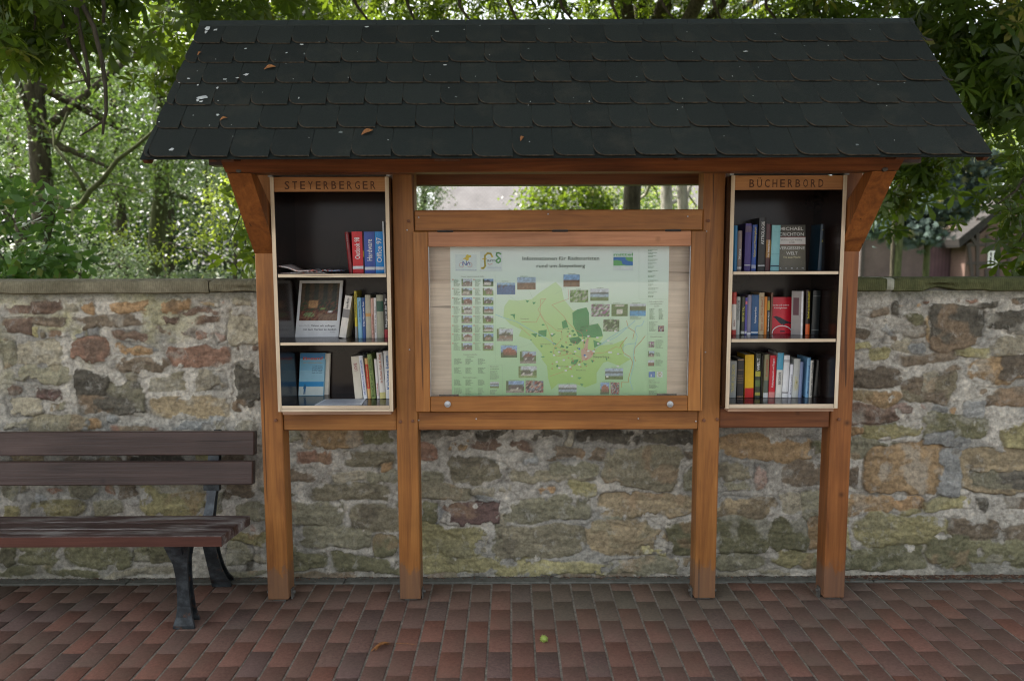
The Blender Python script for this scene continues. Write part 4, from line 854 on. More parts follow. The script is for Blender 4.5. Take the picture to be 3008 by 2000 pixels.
book(R1,455,512,450,510,765,z,(.02,.07,.30),'blue book with a yellow title beside the violet hardback',GR,title='Geburt und Wiedergeburt',tcol=(.6,.5,.1),tpos=(.3,.95),tsize=.45,bands=((.05,.13,(.35,.38,.5)),))
book(R1,538,627,534,624,672,z,(.012,.013,.013),'tall black lexicon with large white capitals down its spine',GR,depth=.15,title='ASTROLOGIE',tcol=(.65,.66,.64),tpos=(.5,.93),tsize=.42,bands=((.085,.11,(.5,.5,.5)),))
book(R1,636,698,634,694,752,z,(.07,.018,.02),'dark maroon hardback with an orange label right of the black lexicon',GR,bands=((.28,.66,(.32,.16,.03)),),title='Das Siebte Kreuz',tpos=(.3,.66),tsize=.35)
book(R1,706,822,700,810,770,z,(.22,.48,.50),'wide pale turquoise book on the right cabinet\'s top shelf',GR,depth=.12,rough=.45,bands=((.86,.862,(.1,.25,.28)),(.37,.375,(.1,.25,.28)),(.09,.12,(.02,.05,.08))))
book(R1,1338,1412,1318,1392,758,z,(.008,.035,.06),'dark petrol blue book with a yellow title standing alone',GR,title='Kassandra',tcol=(.60,.55,.05),tpos=(.62,.95),tsize=.5,Y=.12)
book(R1,1430,1500,1420,1490,775,z,(.012,.015,.012),'black book in the dark right end of the right cabinet\'s top shelf',GR,Y=.14,depth=.09)
z=ZSR[1]
book(R2,152,160,150,160,395,z,(.60,.28,.02),'thin orange booklet at the far left of the right cabinet\'s middle shelf',GR)
book(R2,163,207,165,207,198,z,(.42,.04,.03),'red book with a cream spine panel on the right cabinet\'s middle shelf',GR,bands=((.12,.72,(.66,.62,.54)),),title='Allein',tcol=(.25,.1,.08),tpos=(.2,.35),tsize=.5)
book(R2,208,246,208,244,245,z,(.42,.44,.40),'light grey book with black lettering beside the red and cream book',GR,title='KASTANIENBAUM',tcol=(.12,.12,.12),tpos=(.4,.9),tsize=.5)
book(R2,256,294,256,292,246,z,(.05,.055,.035),'dark olive book with yellow lettering in the right cabinet',GR,title='TIEF IM TAL',tcol=(.55,.52,.10),tpos=(.35,.75),tsize=.6,bands=((.03,.1,(.6,.6,.55)),))
book(R2,296,316,295,315,252,z,(.07,.06,.30),'slim violet blue book beside the dark olive one',GR,bands=((.82,.9,(.6,.15,.2)),(.03,.1,(.6,.6,.65))))
book(R2,317,356,317,355,226,z,(.24,.23,.30),'lilac grey paperback on the right cabinet\'s middle shelf',GR,bands=((.0,.06,(.7,.7,.7)),))
book(R2,358,428,358,430,226,z,(.015,.08,.20),'wide dark blue book with small white lettering on the right cabinet\'s middle shelf',GR,title='Psychologie der Kunst',tpos=(.3,.7),tsize=.22,bands=((.04,.08,(.5,.55,.6)),))
book(R2,430,478,434,486,204,z,(.42,.33,.20),'tan book with red lettering between the dark blue and the orange books',GR,title='Stein und Flöte Band II',tcol=(.35,.12,.05),tpos=(.1,.9),tsize=.4)
book(R2,486,512,488,514,244,z,(.66,.22,.03),'orange paperback right of the tan book',GR)
book(R2,516,540,515,539,246,z,(.02,.02,.02),'narrow black book with yellow and white lettering',GR,title='Der Sturm am Abend',tpos=(.1,.6),tsize=.5,bands=((.65,.9,(.35,.26,.04)),))
book(R2,550,568,548,567,205,z,(.13,.055,.03),'thin brown book directly left of the red book with a bird',GR)
book(R2,898,942,902,944,178,z,(.03,.018,.015),'dark book with a yellow title and an orange foot',GR,title='Sind wir zu laut da draußen?',tcol=(.68,.58,.05),tpos=(.36,.97),tsize=.5,bands=((0,.24,(.70,.13,.03)),))
book(R2,884,897,886,901,240,z,(.30,.06,.03),'narrow rust red book left of the dark book with the orange foot',GR,Y=.13)
book(R2,968,1040,962,1034,183,z,(.012,.016,.017),'black hardback at the right end of the right cabinet\'s middle shelf',GR,bands=((.87,.88,(.2,.22,.22)),(.10,.11,(.2,.22,.22))))
z=ZSR[2]; yb=.085
book(R2,154,226,150,224,886,z,(.24,.25,.23),'silver grey book with gold lettering at the left of the bottom row',GR,Y=yb,title='TRÄUME UND ZEICHEN',tcol=(.45,.4,.15),tpos=(.15,.9),tsize=.4,rough=.2)
book(R2,234,300,236,300,862,z,(.018,.018,.02),'black hardback with thin gold bands on its spine',GR,Y=yb,bands=((.02,.035,(.5,.3,.15)),(.96,.975,(.5,.3,.15)),(.38,.39,(.3,.2,.1)),(.44,.45,(.3,.2,.1)),(.50,.51,(.3,.2,.1)),(.56,.57,(.3,.2,.1)),(.71,.72,(.3,.2,.1))))
book(R2,308,402,314,402,825,z,(.70,.42,.005),'thick yellow book with a red foot',GR,Y=yb,bands=((0,.225,(.50,.015,.012)),),rough=.45)
book(R2,414,474,416,468,812,z,(.035,.045,.03),'dark patterned book with green and yellow bands',GR,Y=yb,title='WELT',tpos=(.62,.9),tsize=.5,bands=((.48,.6,(.40,.38,.05)),(.25,.4,(.10,.16,.05)),(.05,.12,(.35,.32,.06))))
book(R2,476,500,474,498,830,z,(.01,.01,.01),'thin black book between the patterned one and the olive one',GR,Y=yb+.02)
book(R2,504,552,500,547,822,z,(.26,.24,.13),'olive and tan book left of the red one on the bottom shelf',GR,Y=yb,title='KINDER',tcol=(.4,.1,.05),tpos=(.5,.9),tsize=.4,bands=((0,.11,(.6,.62,.6)),(.11,.4,(.10,.12,.09))))
book(R2,560,628,554,616,830,z,(.55,.015,.03),'red hardback with white lettering on the right cabinet\'s bottom shelf',GR,Y=yb,title='Kulturaustausch und Region',tpos=(.25,.93),tsize=.28,bands=((.0,.13,(.62,.25,.22)),))
book(R2,634,692,624,684,806,z,(.68,.67,.60),'white book with a blue picture at the top of its spine',GR,Y=yb,title='BECKNER',tcol=(.05,.05,.05),tpos=(.3,.58),tsize=.4,bands=((.62,1.,(.08,.35,.50)),))
book(R2,700,762,690,748,830,z,(.72,.73,.72),'wide plain white book on the right cabinet\'s bottom shelf',GR,Y=yb,bands=((.84,.9,(.45,.45,.45)),(.1,.13,(.2,.2,.2))))
book(R2,764,794,754,786,920,z,(.73,.75,.78),'short slim white paperback right of the wide plain white book',GR,Y=yb,title='Kleine Leute',tcol=(.2,.2,.25),tpos=(.1,.7),tsize=.4)
book(R2,802,862,790,852,866,z,(.48,.50,.46),'pale grey book with a faint yellow title',GR,Y=yb,title='HEIMAT',tcol=(.55,.5,.2),tpos=(.2,.55),tsize=.5,rough=.2)
book(R2,864,898,856,888,896,z,(.20,.26,.42),'slate blue paperback right of the pale grey book',GR,Y=yb)
book(R2,934,966,926,960,855,z,(.20,.42,.62),'light blue book standing askew on the right cabinet\'s bottom shelf',GR,Y=yb,title='Blauer Himmel',tcol=(.04,.08,.2),tpos=(.1,.8),tsize=.4)
book(R2,966,998,962,994,880,z,(.62,.60,.52),'cream book with dark lettering right of the light blue one',GR,Y=yb,title='Wege der Heilung',tcol=(.1,.1,.1),tpos=(.05,.95),tsize=.5)
book(R2,1034,1076,1006,1048,880,z,(.05,.05,.045),'dark grey book leaning left in the shade of the bottom shelf',GR,Y=.11)
book(R2,1080,1130,1058,1108,872,z,(.012,.014,.03),'navy black book at the right end of the bottom shelf',GR,Y=.11)
# front-facing books --------------------------------------------------------------
def fbook(pts,Y,thick,zf,color,label,group,tilt=.10,yaw=0):
    """front-facing book from its four photo corners (tl,tr,br,bl); returns object and a mapper (u,v)->point on the cover"""
    tl,tr,br,bl=[P(x,y,Y) for x,y in pts]
    W=((tr.x-tl.x)+(br.x-bl.x))/2; H=((tl.z-bl.z)+(tr.z-br.z))/2; sh_=((tl.x-bl.x)+(tr.x-br.x))/2
    o0=Vector((bl.x,Y,zf+.0006))
    rt=Vector((math.cos(yaw),math.sin(yaw),0)); up=Vector((sh_,tilt*H,H)).normalized(); nrm=rt.cross(up).normalized()  # towards camera
    def M(u,v,d=0): return o0+rt*(u*W)+up*(v*H)+nrm*d
    mb=MB(); 
    def slab(d0,d1,i=0): 
        vs=[M(i/W*1,i/H*1,d0),M(1-i/W,i/H,d0),M(1-i/W,1-i/H,d0),M(i/W,1-i/H,d0),M(i/W,i/H,d1),M(1-i/W,i/H,d1),M(1-i/W,1-i/H,d1),M(i/W,1-i/H,d1)]
        mb.add(vs,[(0,1,2,3)[::1],(4,7,6,5),(0,4,5,1),(1,5,6,2),(2,6,7,3),(3,7,4,0)])
    slab(0,-.0015); slab(-thick,-thick-.0015)
    mb.add([M(0,0,-.0015),M(0,1,-.0015),M(0,1,-thick),M(0,0,-thick)],[(0,1,2,3)])
    o=mb.build('book',lab(color),base=tuple(o0)); tag(o,label,'book',group)
    mb=MB(); slab(-.0017,-thick+.0002,.003); mb.build('pages',PAGES,o)
    return o,M,rt,up,nrm,W,H
def quad(M,u0,v0,u1,v1,d=.0004): return [M(u0,v0,d),M(u1,v0,d),M(u1,v1,d),M(u0,v1,d)]
def flat(M,rects,mat,o,name,d=.0004):
    mb=MB()
    for r_ in rects: mb.add(quad(M,*r_,d),[(0,1,2,3)])
    return mb.build(name,mat,o)
def ftext(M,s,u,v,width,cap,mat,o,rt,up,W,H,name='cover_title',d=.0007,off=.01):
    mb=MB(); text_mesh(mb,s,M(u,v,d),rt,up,cap,width=width*W,off=off); return mb.build(name,mat,o)
def zpt(o3,l): return [(o3[0]+x/o3[2],o3[1]+y/o3[2]) for x,y in l]
# large white picture book
o,M,rt,up,nr,W,H=fbook(zpt(L2,[(336,96),(776,96),(750,680),(302,680)]),.165,.012,ZSL[1],(.70,.71,.70),'large white picture book standing face out on the left cabinet\'s middle shelf',GL,tilt=.12)
nx,nz=26,26; V=[];C=[]; r=np.random.default_rng(9)
for j in range(nz):
    for i in range(nx):
        u=i/(nx-1);t=j/(nz-1); V.append(M(.06+.88*u,.29+.66*t,.0005))
        k=r.random()
        if t>.55: c=(.030,.032,.015) if (i//3)%2 else (.075,.048,.02)
        elif t>.25: c=[(.05,.06,.02),(.12,.045,.02),(.03,.035,.015)][int(k*3)]
        else: c=[(.16,.045,.025),(.20,.10,.05),(.10,.03,.02)][int(k*3)]
        if .22<u<.46 and .33<t<.55: c=(.42,.23,.09)
        if .28<u<.36 and .55<=t<.68: c=(.05,.03,.01)
        if .72<u<.86 and .20<t<.27: c=(.75,.75,.72)
        if .1<u<.4 and .08<t<.22 and k<.6: c=(.18,.25,.10)
        if .55<u<.66 and .28<t<.36: c=(.25,.38,.10)
        if u>.5 and t<.18: c=(.20,.12,.07)
        C.append(np.array(c)*(.7+.6*r.random()))
F=[(j*nx+i,j*nx+i+1,(j+1)*nx+i+1,(j+1)*nx+i) for j in range(nz-1) for i in range(nx-1)]
npmesh('cover_picture',V,F,PHOTO,o,cols=np.array(C))
ftext(M,'Wenn wir anfingen',.35,.185,.56,.009,BLACK,o,rt,up,W,H); ftext(M,'mit dem Herzen zu denken',.17,.12,.77,.009,BLACK,o,rt,up,W,H); ftext(M,'Irene Barth',.07,.19,.24,.008,plain('pale ink',(.45,.45,.45)),o,rt,up,W,H); ftext(M,'Kiefel',.80,.075,.12,.007,plain('pale ink',(.45,.45,.45)),o,rt,up,W,H)
# blue book with a lone figure
o,M,rt,up,nr,W,H=fbook(zpt(L2,[(352,838),(603,838),(597,1272),(335,1272)]),.175,.016,ZSL[2],(.22,.50,.66),'blue paperback face out showing a small figure on a beach',GL,tilt=.08)
flat(M,[(0.01,.87,.99,.995)],prn('deep blue',(.06,.22,.42)),o,'cover_band'); flat(M,[(0.01,.22,.99,.33)],prn('sea blue',(.03,.28,.58)),o,'sea'); flat(M,[(.01,.01,.99,.215)],prn('pale sand',(.62,.70,.66)),o,'beach'); flat(M,[(.01,.33,.99,.60)],prn('pale sky',(.32,.58,.70)),o,'pale_sky')
ftext(M,'Einsam?',.12,.845,.80,.0125,prn('orange red',(.70,.10,.03)),o,rt,up,W,H,off=.03); ftext(M,'aber nicht mehr lange...',.13,.765,.80,.0055,prn('orange ink',(.55,.35,.12)),o,rt,up,W,H)
for k,s_ in enumerate(('zwölf Wege','zum Du, Rat und','Begleitung,','Freude, Hilfe,','Spaß und mehr')): ftext(M,s_,.50,.68-.038*k,.42,.0045,prn('dark blue ink',(.03,.07,.18)),o,rt,up,W,H)
mb=MB(); q=[(.20,.035),(.235,.035),(.24,.12),(.25,.035),(.275,.035),(.285,.16),(.30,.21),(.275,.25),(.26,.255),(.262,.285),(.235,.285),(.232,.255),(.20,.24),(.18,.18),(.205,.15)]
from mathutils.geometry import tessellate_polygon
Vq=[M(a,b,.0008) for a,b in q]; mb.add(Vq,[tuple(t) for t in tessellate_polygon([Vq])]); mb.build('printed_figure',prn('figure blue',(.03,.14,.28)),o)
# white book behind it
o,M,rt,up,nr,W,H=fbook(zpt(L2,[(600,850),(655,850),(640,1272),(590,1272)]),.198,.020,ZSL[2],(.70,.66,.56),'cream book standing behind the blue paperback with the beach figure',GL,tilt=.04)
# thriller
o,M,rt,up,nr,W,H=fbook(zpt(R1,[(845,752),(1198,758),(1195,1355),(842,1360)]),.135,.035,ZSR[0],(.13,.115,.08),'grey brown hardback facing out with large white capital letters',GR,tilt=.03)
flat(M,[(.0,.58,1.,.73)],prn('white band',(.62,.60,.57)),o,'cover_band'); flat(M,[(.0,.73,1.,.738),(.0,.57,1.,.577)],prn('red line',(.35,.05,.04)),o,'red_line')
flat(M,[(.0,.74,1.,1.)],prn('dark olive',(.07,.065,.05)),o,'dark_top')
WI=prn('grey white ink',(.62,.61,.57))
ftext(M,'MICHAEL',.05,.885,.87,.0148,WI,o,rt,up,W,H); ftext(M,'CRICHTON',.02,.765,.92,.0148,WI,o,rt,up,W,H); ftext(M,'Die Fortsetzung des Welterfolgs',.10,.66,.78,.0048,BLACK,o,rt,up,W,H); ftext(M,'DIE',.4,.61,.2,.0045,BLACK,o,rt,up,W,H)
ftext(M,'VERGESSENE',.01,.465,.96,.0142,WI,o,rt,up,W,H); ftext(M,'WELT',.28,.35,.42,.0142,WI,o,rt,up,W,H); ftext(M,'The Lost World',.16,.275,.64,.009,prn('cream ink',(.66,.60,.36)),o,rt,up,W,H)
for k,ch in enumerate('ROMAN'): ftext(M,ch,.04+.205*k,.04,.06,.0065,WI,o,rt,up,W,H)
mb=MB(); rq=random.Random(8)
for k in range(36):
    u,v=rq.uniform(.03,.95),rq.uniform(.08,.45); mb.add(quad(M,u,v,u+.02,v+.015,.0003),[(0,1,2,3)])
mb.build('cover_pattern',prn('scale pattern',(.18,.17,.11)),o)
# red book with bird
o,M,rt,up,nr,W,H=fbook(zpt(R2,[(570,234),(776,244),(790,607),(568,607)]),.150,.014,ZSR[1],(.58,.012,.028),'bright red paperback facing out with a black bird on its cover',GR,tilt=.06)
ftext(M,'Morde und andere',.05,.765,.82,.0072,WHITE,o,rt,up,W,H); ftext(M,'Kleinigkeiten',.17,.69,.60,.0072,WHITE,o,rt,up,W,H)
mb=MB(); q=[(.10,.47),(.18,.475),(.24,.495),(.32,.47),(.42,.455),(.55,.41),(.70,.36),(.97,.295),(.99,.27),(.84,.29),(.70,.285),(.62,.26),(.60,.235),(.55,.235),(.56,.27),(.48,.255),(.36,.31),(.24,.395),(.19,.43),(.12,.45)]
Vq=[M(a,b,.0006) for a,b in q]; mb.add(Vq,[tuple(t) for t in tessellate_polygon([Vq])]); mb.build('printed_bird',prn('bird black',(.025,.028,.035)),o)
mb=MB(); n=16
for (ra,rb) in((.50,.455),):
    for i in range(n):
        a0,a1=math.pi*i/n,math.pi*(i+1)/n
        f=lambda rr_,a: M(.5+rr_*math.cos(a),.0+rr_*math.sin(a)*W/H*.78+.005,.0005)
        mb.add([f(rb,a0),f(ra,a0),f(ra,a1),f(rb,a1)],[(0,1,2,3)])
mb.build('cover_arc',WHITE,o)
flat(M,[(.40,.05,.62,.09)],prn('dark label',(.08,.02,.03)),o,'small_label')
# angled grey and white book
o,M,rt,up,nr,W,H=fbook(zpt(R2,[(768,190),(880,190),(866,625),(760,625)]),.115,.016,ZSR[1],(.30,.27,.25),'grey paperback with a white spine turned half sideways beside the red bird book',GR,tilt=.0,yaw=-.55)
flat(M,[(.86,.0,1.,1.)],WHITE,o,'white_edge'); flat(M,[(.15,.45,.65,.85)],prn('dark oval',(.12,.05,.06)),o,'cover_motif')
# magazines and leaflet
def magazine(px0,px1,py,base,col,label,seed,curl=.0,lift=0,yaw=0,Yc=.03):
    r=random.Random(seed); a=P(px0,py,Yc); b=P(px1,py,Yc); zf=ZSL[0]+base; nx=14; ny=5; mb=MB(); L=b.x-a.x; dp=.16
    V=[];C=[]
    for s_ in(0,1):
        for j in range(ny):
            for i in range(nx):
                u=i/(nx-1);t=j/(ny-1); z_=zf+.001+lift*(1-u)**2+curl*math.sin(u*math.pi*1.7+t)**2*(.6+.4*t)+ (.004 if s_ else 0)
                V.append((a.x+u*L+yaw*t*.05,Yc-.05+t*dp,max(z_,ZSL[0]+.0015+ (.0035 if s_ else 0)))); 
    n=nx*ny; F=[]
    for j in range(ny-1):
        for i in range(nx-1):
            q=j*nx+i; F.append((q,q+nx,q+nx+1,q+1)); F.append((n+q,n+q+1,n+q+nx+1,n+q+nx))
    for i in range(nx-1): F.append((i,i+1,n+i+1,n+i)); q=(ny-1)*nx+i; F.append((q+1,q,n+q,n+q+1))
    for j in range(ny-1): q=j*nx; F.append((q+nx,q,n+q,n+q+nx)); q=j*nx+nx-1; F.append((q,q+nx,n+q+nx,n+q))
    mm_=NT('magazine print'); cc=mm_.ramp(mm_.noise(mm_.coords((1,1,1)),30,2,.5,1.5),[(.3,col[0]),(.5,col[1]),(.7,col[2])]); mm_.base(cc,.3,.4)
    mb.add(V,F); o=mb.build('magazine',mm_.mat,base=(a.x,Yc,zf),smooth=True); tag(o,label,'magazine','magazines lying in the left cabinet'); return o
magazine(834,962,800,0.000,[(.6,.6,.6),(.35,.3,.28),(.5,.12,.08)],'flat grey magazine at the bottom of the crumpled magazine pile',1,.002,Yc=.02)
magazine(824,925,800,.004,[(.55,.22,.10),(.62,.60,.58),(.25,.08,.05)],'curled brown and white magazine with its left edge bent upward',2,.010,.030,.2,Yc=-.0)
magazine(910,968,800,.005,[(.65,.66,.66),(.12,.12,.12),(.5,.1,.08)],'black and white folded magazine in the middle of the pile',3,.014,0,.1,Yc=.0)
magazine(952,1002,800,.010,[(.30,.42,.55),(.25,.36,.5),(.35,.10,.10)],'small blue brochure with a red edge right of the magazines',4,.002,Yc=.03)
mb=MB(); a=P(925,1187,YC0+.01);zf=ZSL[2]
pz_=[(P(924,1187,YC0+.012).x,YC0+.012),(P(1062,1187,YC0+.012).x,YC0+.012),(P(1076,1167,.09).x,.075),(P(957,1167,.09).x,.075)]
mb.add([(x,y,zf+.0008) for x,y in pz_]+[(x,y,zf+.0018) for x,y in pz_],[(3,2,1,0),(4,5,6,7),(0,1,5,4),(1,2,6,5),(2,3,7,6),(3,0,4,7)])
o=mb.build('leaflet',plain('white paper',(.62,.66,.70),.35),base=(a.x,YC0+.01,zf)); tag(o,'white printed sheet lying flat on the left cabinet\'s bottom shelf','leaflet')
mb=MB()
for k in range(12):
    t=.1+.065*k; x0_=pz_[0][0]*(1-t)+pz_[3][0]*t+.012; x1_=pz_[1][0]*(1-t)+pz_[2][0]*t-.012-(.02 if k%4==3 else 0); y=pz_[0][1]*(1-t)+pz_[3][1]*t; mb.add([(x0_,y,zf+.0021),(x1_,y,zf+.0021),(x1_,y+.004,zf+.0021),(x0_,y+.004,zf+.0021)],[(0,1,2,3)])
mb.build('printed_lines',plain('grey ink',(.30,.33,.38),.5),o)
# ================================================================== BENCH
bench=empty('park_bench',(-2.25,-.1,0),'dark brown plank bench with cast iron legs standing in front of the wall','bench')
XB=-1.338; XBL=-3.16
BEN=wood('brown painted bench back',0,(.034,.020,.017),(.054,.033,.028),(.075,.048,.041),rough=.33,bumpy=.5)
BENR=wood('reddish painted bench front',0,(.045,.018,.013),(.085,.032,.022),(.11,.045,.03),rough=.45)
BENW=wood('worn bench seat',0,(.022,.013,.012),(.055,.032,.028),(.08,.052,.045),rough=.42,weather=.85,bumpy=.6)
def plank(y0,z0,y1,z1,th,mat,name,xr):
    # plank spanning from (y0,z0) to (y1,z1) with thickness th behind/below
    d=Vector((0,y1-y0,z1-z0)).normalized(); n=Vector((0,d.z,-d.y)); mb=MB()
    i0=len(mb.v); L=math.hypot(y1-y0,z1-z0); mb.box((XBL,0,0),(xr,th,L),0,.004)
    M3=Matrix((Vector((1,0,0)),n,d)).transposed()
    mb.v=[tuple(Vector((0,y0,z0))+M3@Vector(v_)) for v_ in mb.v]
    return mb.build(name,mat,bench)
plank(.098,.690,.112,.803,.045,BEN,'backrest_plank',XB)
plank(.058,.556,.074,.667,.045,BEN,'backrest_plank',XB)
# seat: three planks, sloping slightly back
def seat_plank(y0,z0,y1,z1,mat):
    d=Vector((0,y1-y0,z1-z0)).normalized(); n=Vector((0,d.z,-d.y)); L=math.hypot(y1-y0,z1-z0); mb=MB(); mb.box((XBL,0,0),(XB,.046,L),0,.004)
    M3=Matrix((Vector((1,0,0)),n,d)).transposed(); mb.v=[tuple(Vector((0,y0,z0))+M3@Vector(v_)) for v_ in mb.v]; return mb.build('seat_plank',mat,bench)
s0=Vector((0,-.330,.450)); s1=Vector((0,.018,.421)); 
for k in range(3):
    a=s0.lerp(s1,k/3+.004); b=s0.lerp(s1,(k+1)/3-.008); seat_plank(a.y,a.z,b.y,b.z,BENW)
mb=MB(); mb.box((XBL+.001,-.3338,.404),(XB-.001,-.3302,.4475),0,.001); mb.build('seat_front_face',BENR,bench)
IRON=NT('blue grey cast iron'); v=IRON.coords((1,1,1)); c=IRON.ramp(IRON.noise(v,14,6,.7),[(.3,(.010,.011,.012)),(.5,(.028,.034,.037)),(.72,(.085,.100,.104))]); rf_=IRON.noise(v,22,4); rc_=IRON.ramp(rf_,[(.62,0.),(.7,.8)]); c=IRON.mix(rc_,c,(.10,.05,.03)); IRON.base(c,.42,.5); IRON.b.inputs['Metallic'].default_value=.25; IRON.bump(IRON.noise(v,80,3),.3,.003); IRON=IRON.mat
def support(xc,name='cast_iron_leg'):
    mb=MB()
    def flangeweb(path,wid,web):
        # path: (y,z) going down; wid: flange widths; web: depth of web behind
        n=len(path); V=[];F=[]
        for i,((y,z),w_,wb) in enumerate(zip(path,wid,web)):
            t=.012; V+=[(xc-w_/2,y,z),(xc+w_/2,y,z),(xc+w_/2,y+t,z),(xc-w_/2,y+t,z)]
        for i in range(n-1):
            for j in range(4): a=i*4+j;b=i*4+(j+1)%4; F.append((a,b,b+4,a+4))
        F+=[(3,2,1,0),tuple((n-1)*4+j for j in range(4))]; mb.add(V,F)
        V=[];F=[]
        for i,((y,z),w_,wb) in enumerate(zip(path,wid,web)): V+=[(xc-.008,y+.0121,z),(xc+.008,y+.0121,z),(xc+.008,y+wb,z),(xc-.008,y+wb,z)]
        for i in range(n-1):
            for j in range(4): a=i*4+j;b=i*4+(j+1)%4; F.append((a,b,b+4,a+4))
        F+=[(3,2,1,0),tuple((n-1)*4+j for j in range(4))]; mb.add(V,F)
        V=[];F=[]
        for i,((y,z),w_,wb) in enumerate(zip(path,wid,web)): w2=w_*.7; V+=[(xc-w2/2,y+wb+.0001,z),(xc+w2/2,y+wb+.0001,z),(xc+w2/2,y+wb+.010,z),(xc-w2/2,y+wb+.010,z)]
        for i in range(n-1):
            for j in range(4): a=i*4+j;b=i*4+(j+1)%4; F.append((a,b,b+4,a+4))
        F+=[(3,2,1,0),tuple((n-1)*4+j for j in range(4))]; mb.add(V,F)
    flangeweb([(-.30,.398),(-.285,.36),(-.268,.30),(-.258,.24),(-.252,.17),(-.25,.10),(-.255,.05),(-.262,.015),(-.262,.001)],[.11,.095,.062,.054,.052,.058,.072,.092,.096],[.10,.085,.065,.058,.055,.06,.072,.085,.088])
    flangeweb([(-.02,.372),(.01,.32),(.04,.26),(.068,.19),(.10,.12),(.135,.06),(.165,.02),(.17,.001)],[.075,.062,.058,.060,.066,.080,.094,.096],[.09,.07,.06,.055,.055,.06,.07,.072])
    flangeweb([(.160,.79),(.148,.70),(.128,.60),(.105,.53),(.085,.47),(.055,.42),(.03,.385)],[.05,.052,.054,.050,.040,.045,.055],[.045,.045,.045,.045,.045,.05,.05])
    mb.box((xc-.038,.100,.515),(xc+.038,.128,.60))
    mb.prism([(-.30,.399),(.02,.370),(.02,.340),(-.29,.352)][::-1],0,xc-.022,xc+.022)
    return mb.build(name,IRON,bench)
support(-1.552); support(-2.94)
# ================================================================== small things on the ground
def leafmesh(mb,c,L,wd,ang,curl,n=8,fold=.3,zn=None):
    d=Vector((math.cos(ang),math.sin(ang),0)); s_=Vector((-d.y,d.x,0)); V=[];F=[]
    for i in range(n+1):
        t=i/n; w_=wd*math.sin(math.pi*min(1,t*.95+.03))**.8*(.6+.6*t if t<.7 else 1.02-(t-.7)*1.0); p=Vector(c)+d*(t-.5)*L; h=curl*math.sin(math.pi*t)
        V+=[p+s_*w_/2+Vector((0,0,h+fold*w_*.5)),p+Vector((0,0,h)),p-s_*w_/2+Vector((0,0,h+fold*w_*.5))]
    for i in range(n): a=i*3; F+=[(a,a+1,a+4,a+3),(a+1,a+2,a+5,a+4)]
    mb.add(V,F)
def gp(px,py,h=0.0):
    d=_f0*FPX+_r*(px-1504)-_u*(py-1000); t=(h-CAM.z)/d.z; return CAM+d*t
DRY=NT('dry leaf'); DRY.base(DRY.ramp(DRY.noise(DRY.coords((1,1,1)),60,4,.7),[(.3,(.12,.045,.015)),(.7,(.36,.16,.045))]),.7); DRY=DRY.mat
p=gp(1120,1900,.004); mb=MB()
for k,(a_,L_) in enumerate([(.75,.10),(.55,.075),(.95,.07)]): leafmesh(mb,(p.x,p.y,.004),L_,.024,a_,.010,fold=.55)
o=mb.build('fallen_leaf',DRY,base=(p.x,p.y,0)); tag(o,'curled orange brown leaf lying on the paving between the two left posts','leaf')
p2=gp(1190,1890,.003); mb=MB(); mb.tube([(p2.x-.04,p2.y+.003,.004),(p2.x,p2.y,.006),(p2.x+.045,p2.y-.008,.004)],[.0012,.001,.0008],5); mb.build('leaf_stalk',DRY,o)
GRN=NT('green husk'); GRN.base(GRN.ramp(GRN.noise(GRN.coords((1,1,1)),90,3),[(.3,(.17,.24,.04)),(.7,(.34,.42,.10))]),.55); GRN=GRN.mat
p=gp(1598,1885,.0); mb=MB(); rad=.0145; ns,nr_=12,16; V=[];F=[]
for i in range(ns+1):
    th=math.pi*i/ns
    for j in range(nr_):
        ph=2*math.pi*j/nr_; rr_=rad*(1+.05*math.sin(3*ph)); V.append((p.x+rr_*math.sin(th)*math.cos(ph),p.y+rr_*math.sin(th)*math.sin(ph),rad+rad*math.cos(th)))
for i in range(ns):
    for j in range(nr_): F.append((i*nr_+j,i*nr_+(j+1)%nr_,(i+1)*nr_+(j+1)%nr_,(i+1)*nr_+j)[::-1])
mb.add(V,F); o=mb.build('chestnut_husk',GRN,base=(p.x,p.y,0),smooth=True); tag(o,'small spiky yellow green chestnut husk lying on the brick paving','chestnut')
mb=MB(); rq=random.Random(2)
for k in range(46):
    d=Vector((rq.gauss(0,1),rq.gauss(0,1),rq.gauss(0,1))).normalized(); c=Vector((p.x,p.y,rad))
    if d.z<-.7: continue
    u_=d.orthogonal()*.0016; w_=d.cross(u_); b=c+d*rad*.98; mb.add([b+u_,b+w_,b-u_,b-w_,b+d*.006],[(0,1,4),(1,2,4),(2,3,4),(3,0,4)])
mb.build('spines',GRN,o)
# litter of brown bits along the wall foot
LIT=NT('brown litter'); at=LIT.n('ShaderNodeAttribute',attribute_name='tint'); LIT.l(at.outputs['Color'],LIT.b.inputs['Base Color']); LIT.b.inputs['Roughness'].default_value=.9; LIT=LIT.mat
def litter(name,n,fn,seed,label):
    r=np.random.default_rng(seed); V=[];F=[];C=[]
    for k in range(n):
        x,y,z,s_=fn(r); a=r.random()*6.28; t1,t2=r.uniform(-.5,.5,2); n0=len(V)
        cc=[(.10,.035,.018),(.05,.028,.018),(.16,.07,.03),(.22,.19,.14),(.07,.05,.035)][r.integers(5)]
        for (u,v_) in((-1,-.5),(1,-.4),(.9,.5),(-.8,.6)):
            dx=(u*math.cos(a)-v_*math.sin(a))*s_; dy=(u*math.sin(a)+v_*math.cos(a))*s_
            V.append((x+dx,y+dy,z+.002+abs(u*t1+v_*t2)*s_*.8)); C.append(cc)
        F.append((n0,n0+1,n0+2,n0+3))
    return npmesh(name,V,F,LIT,cols=np.array(C))
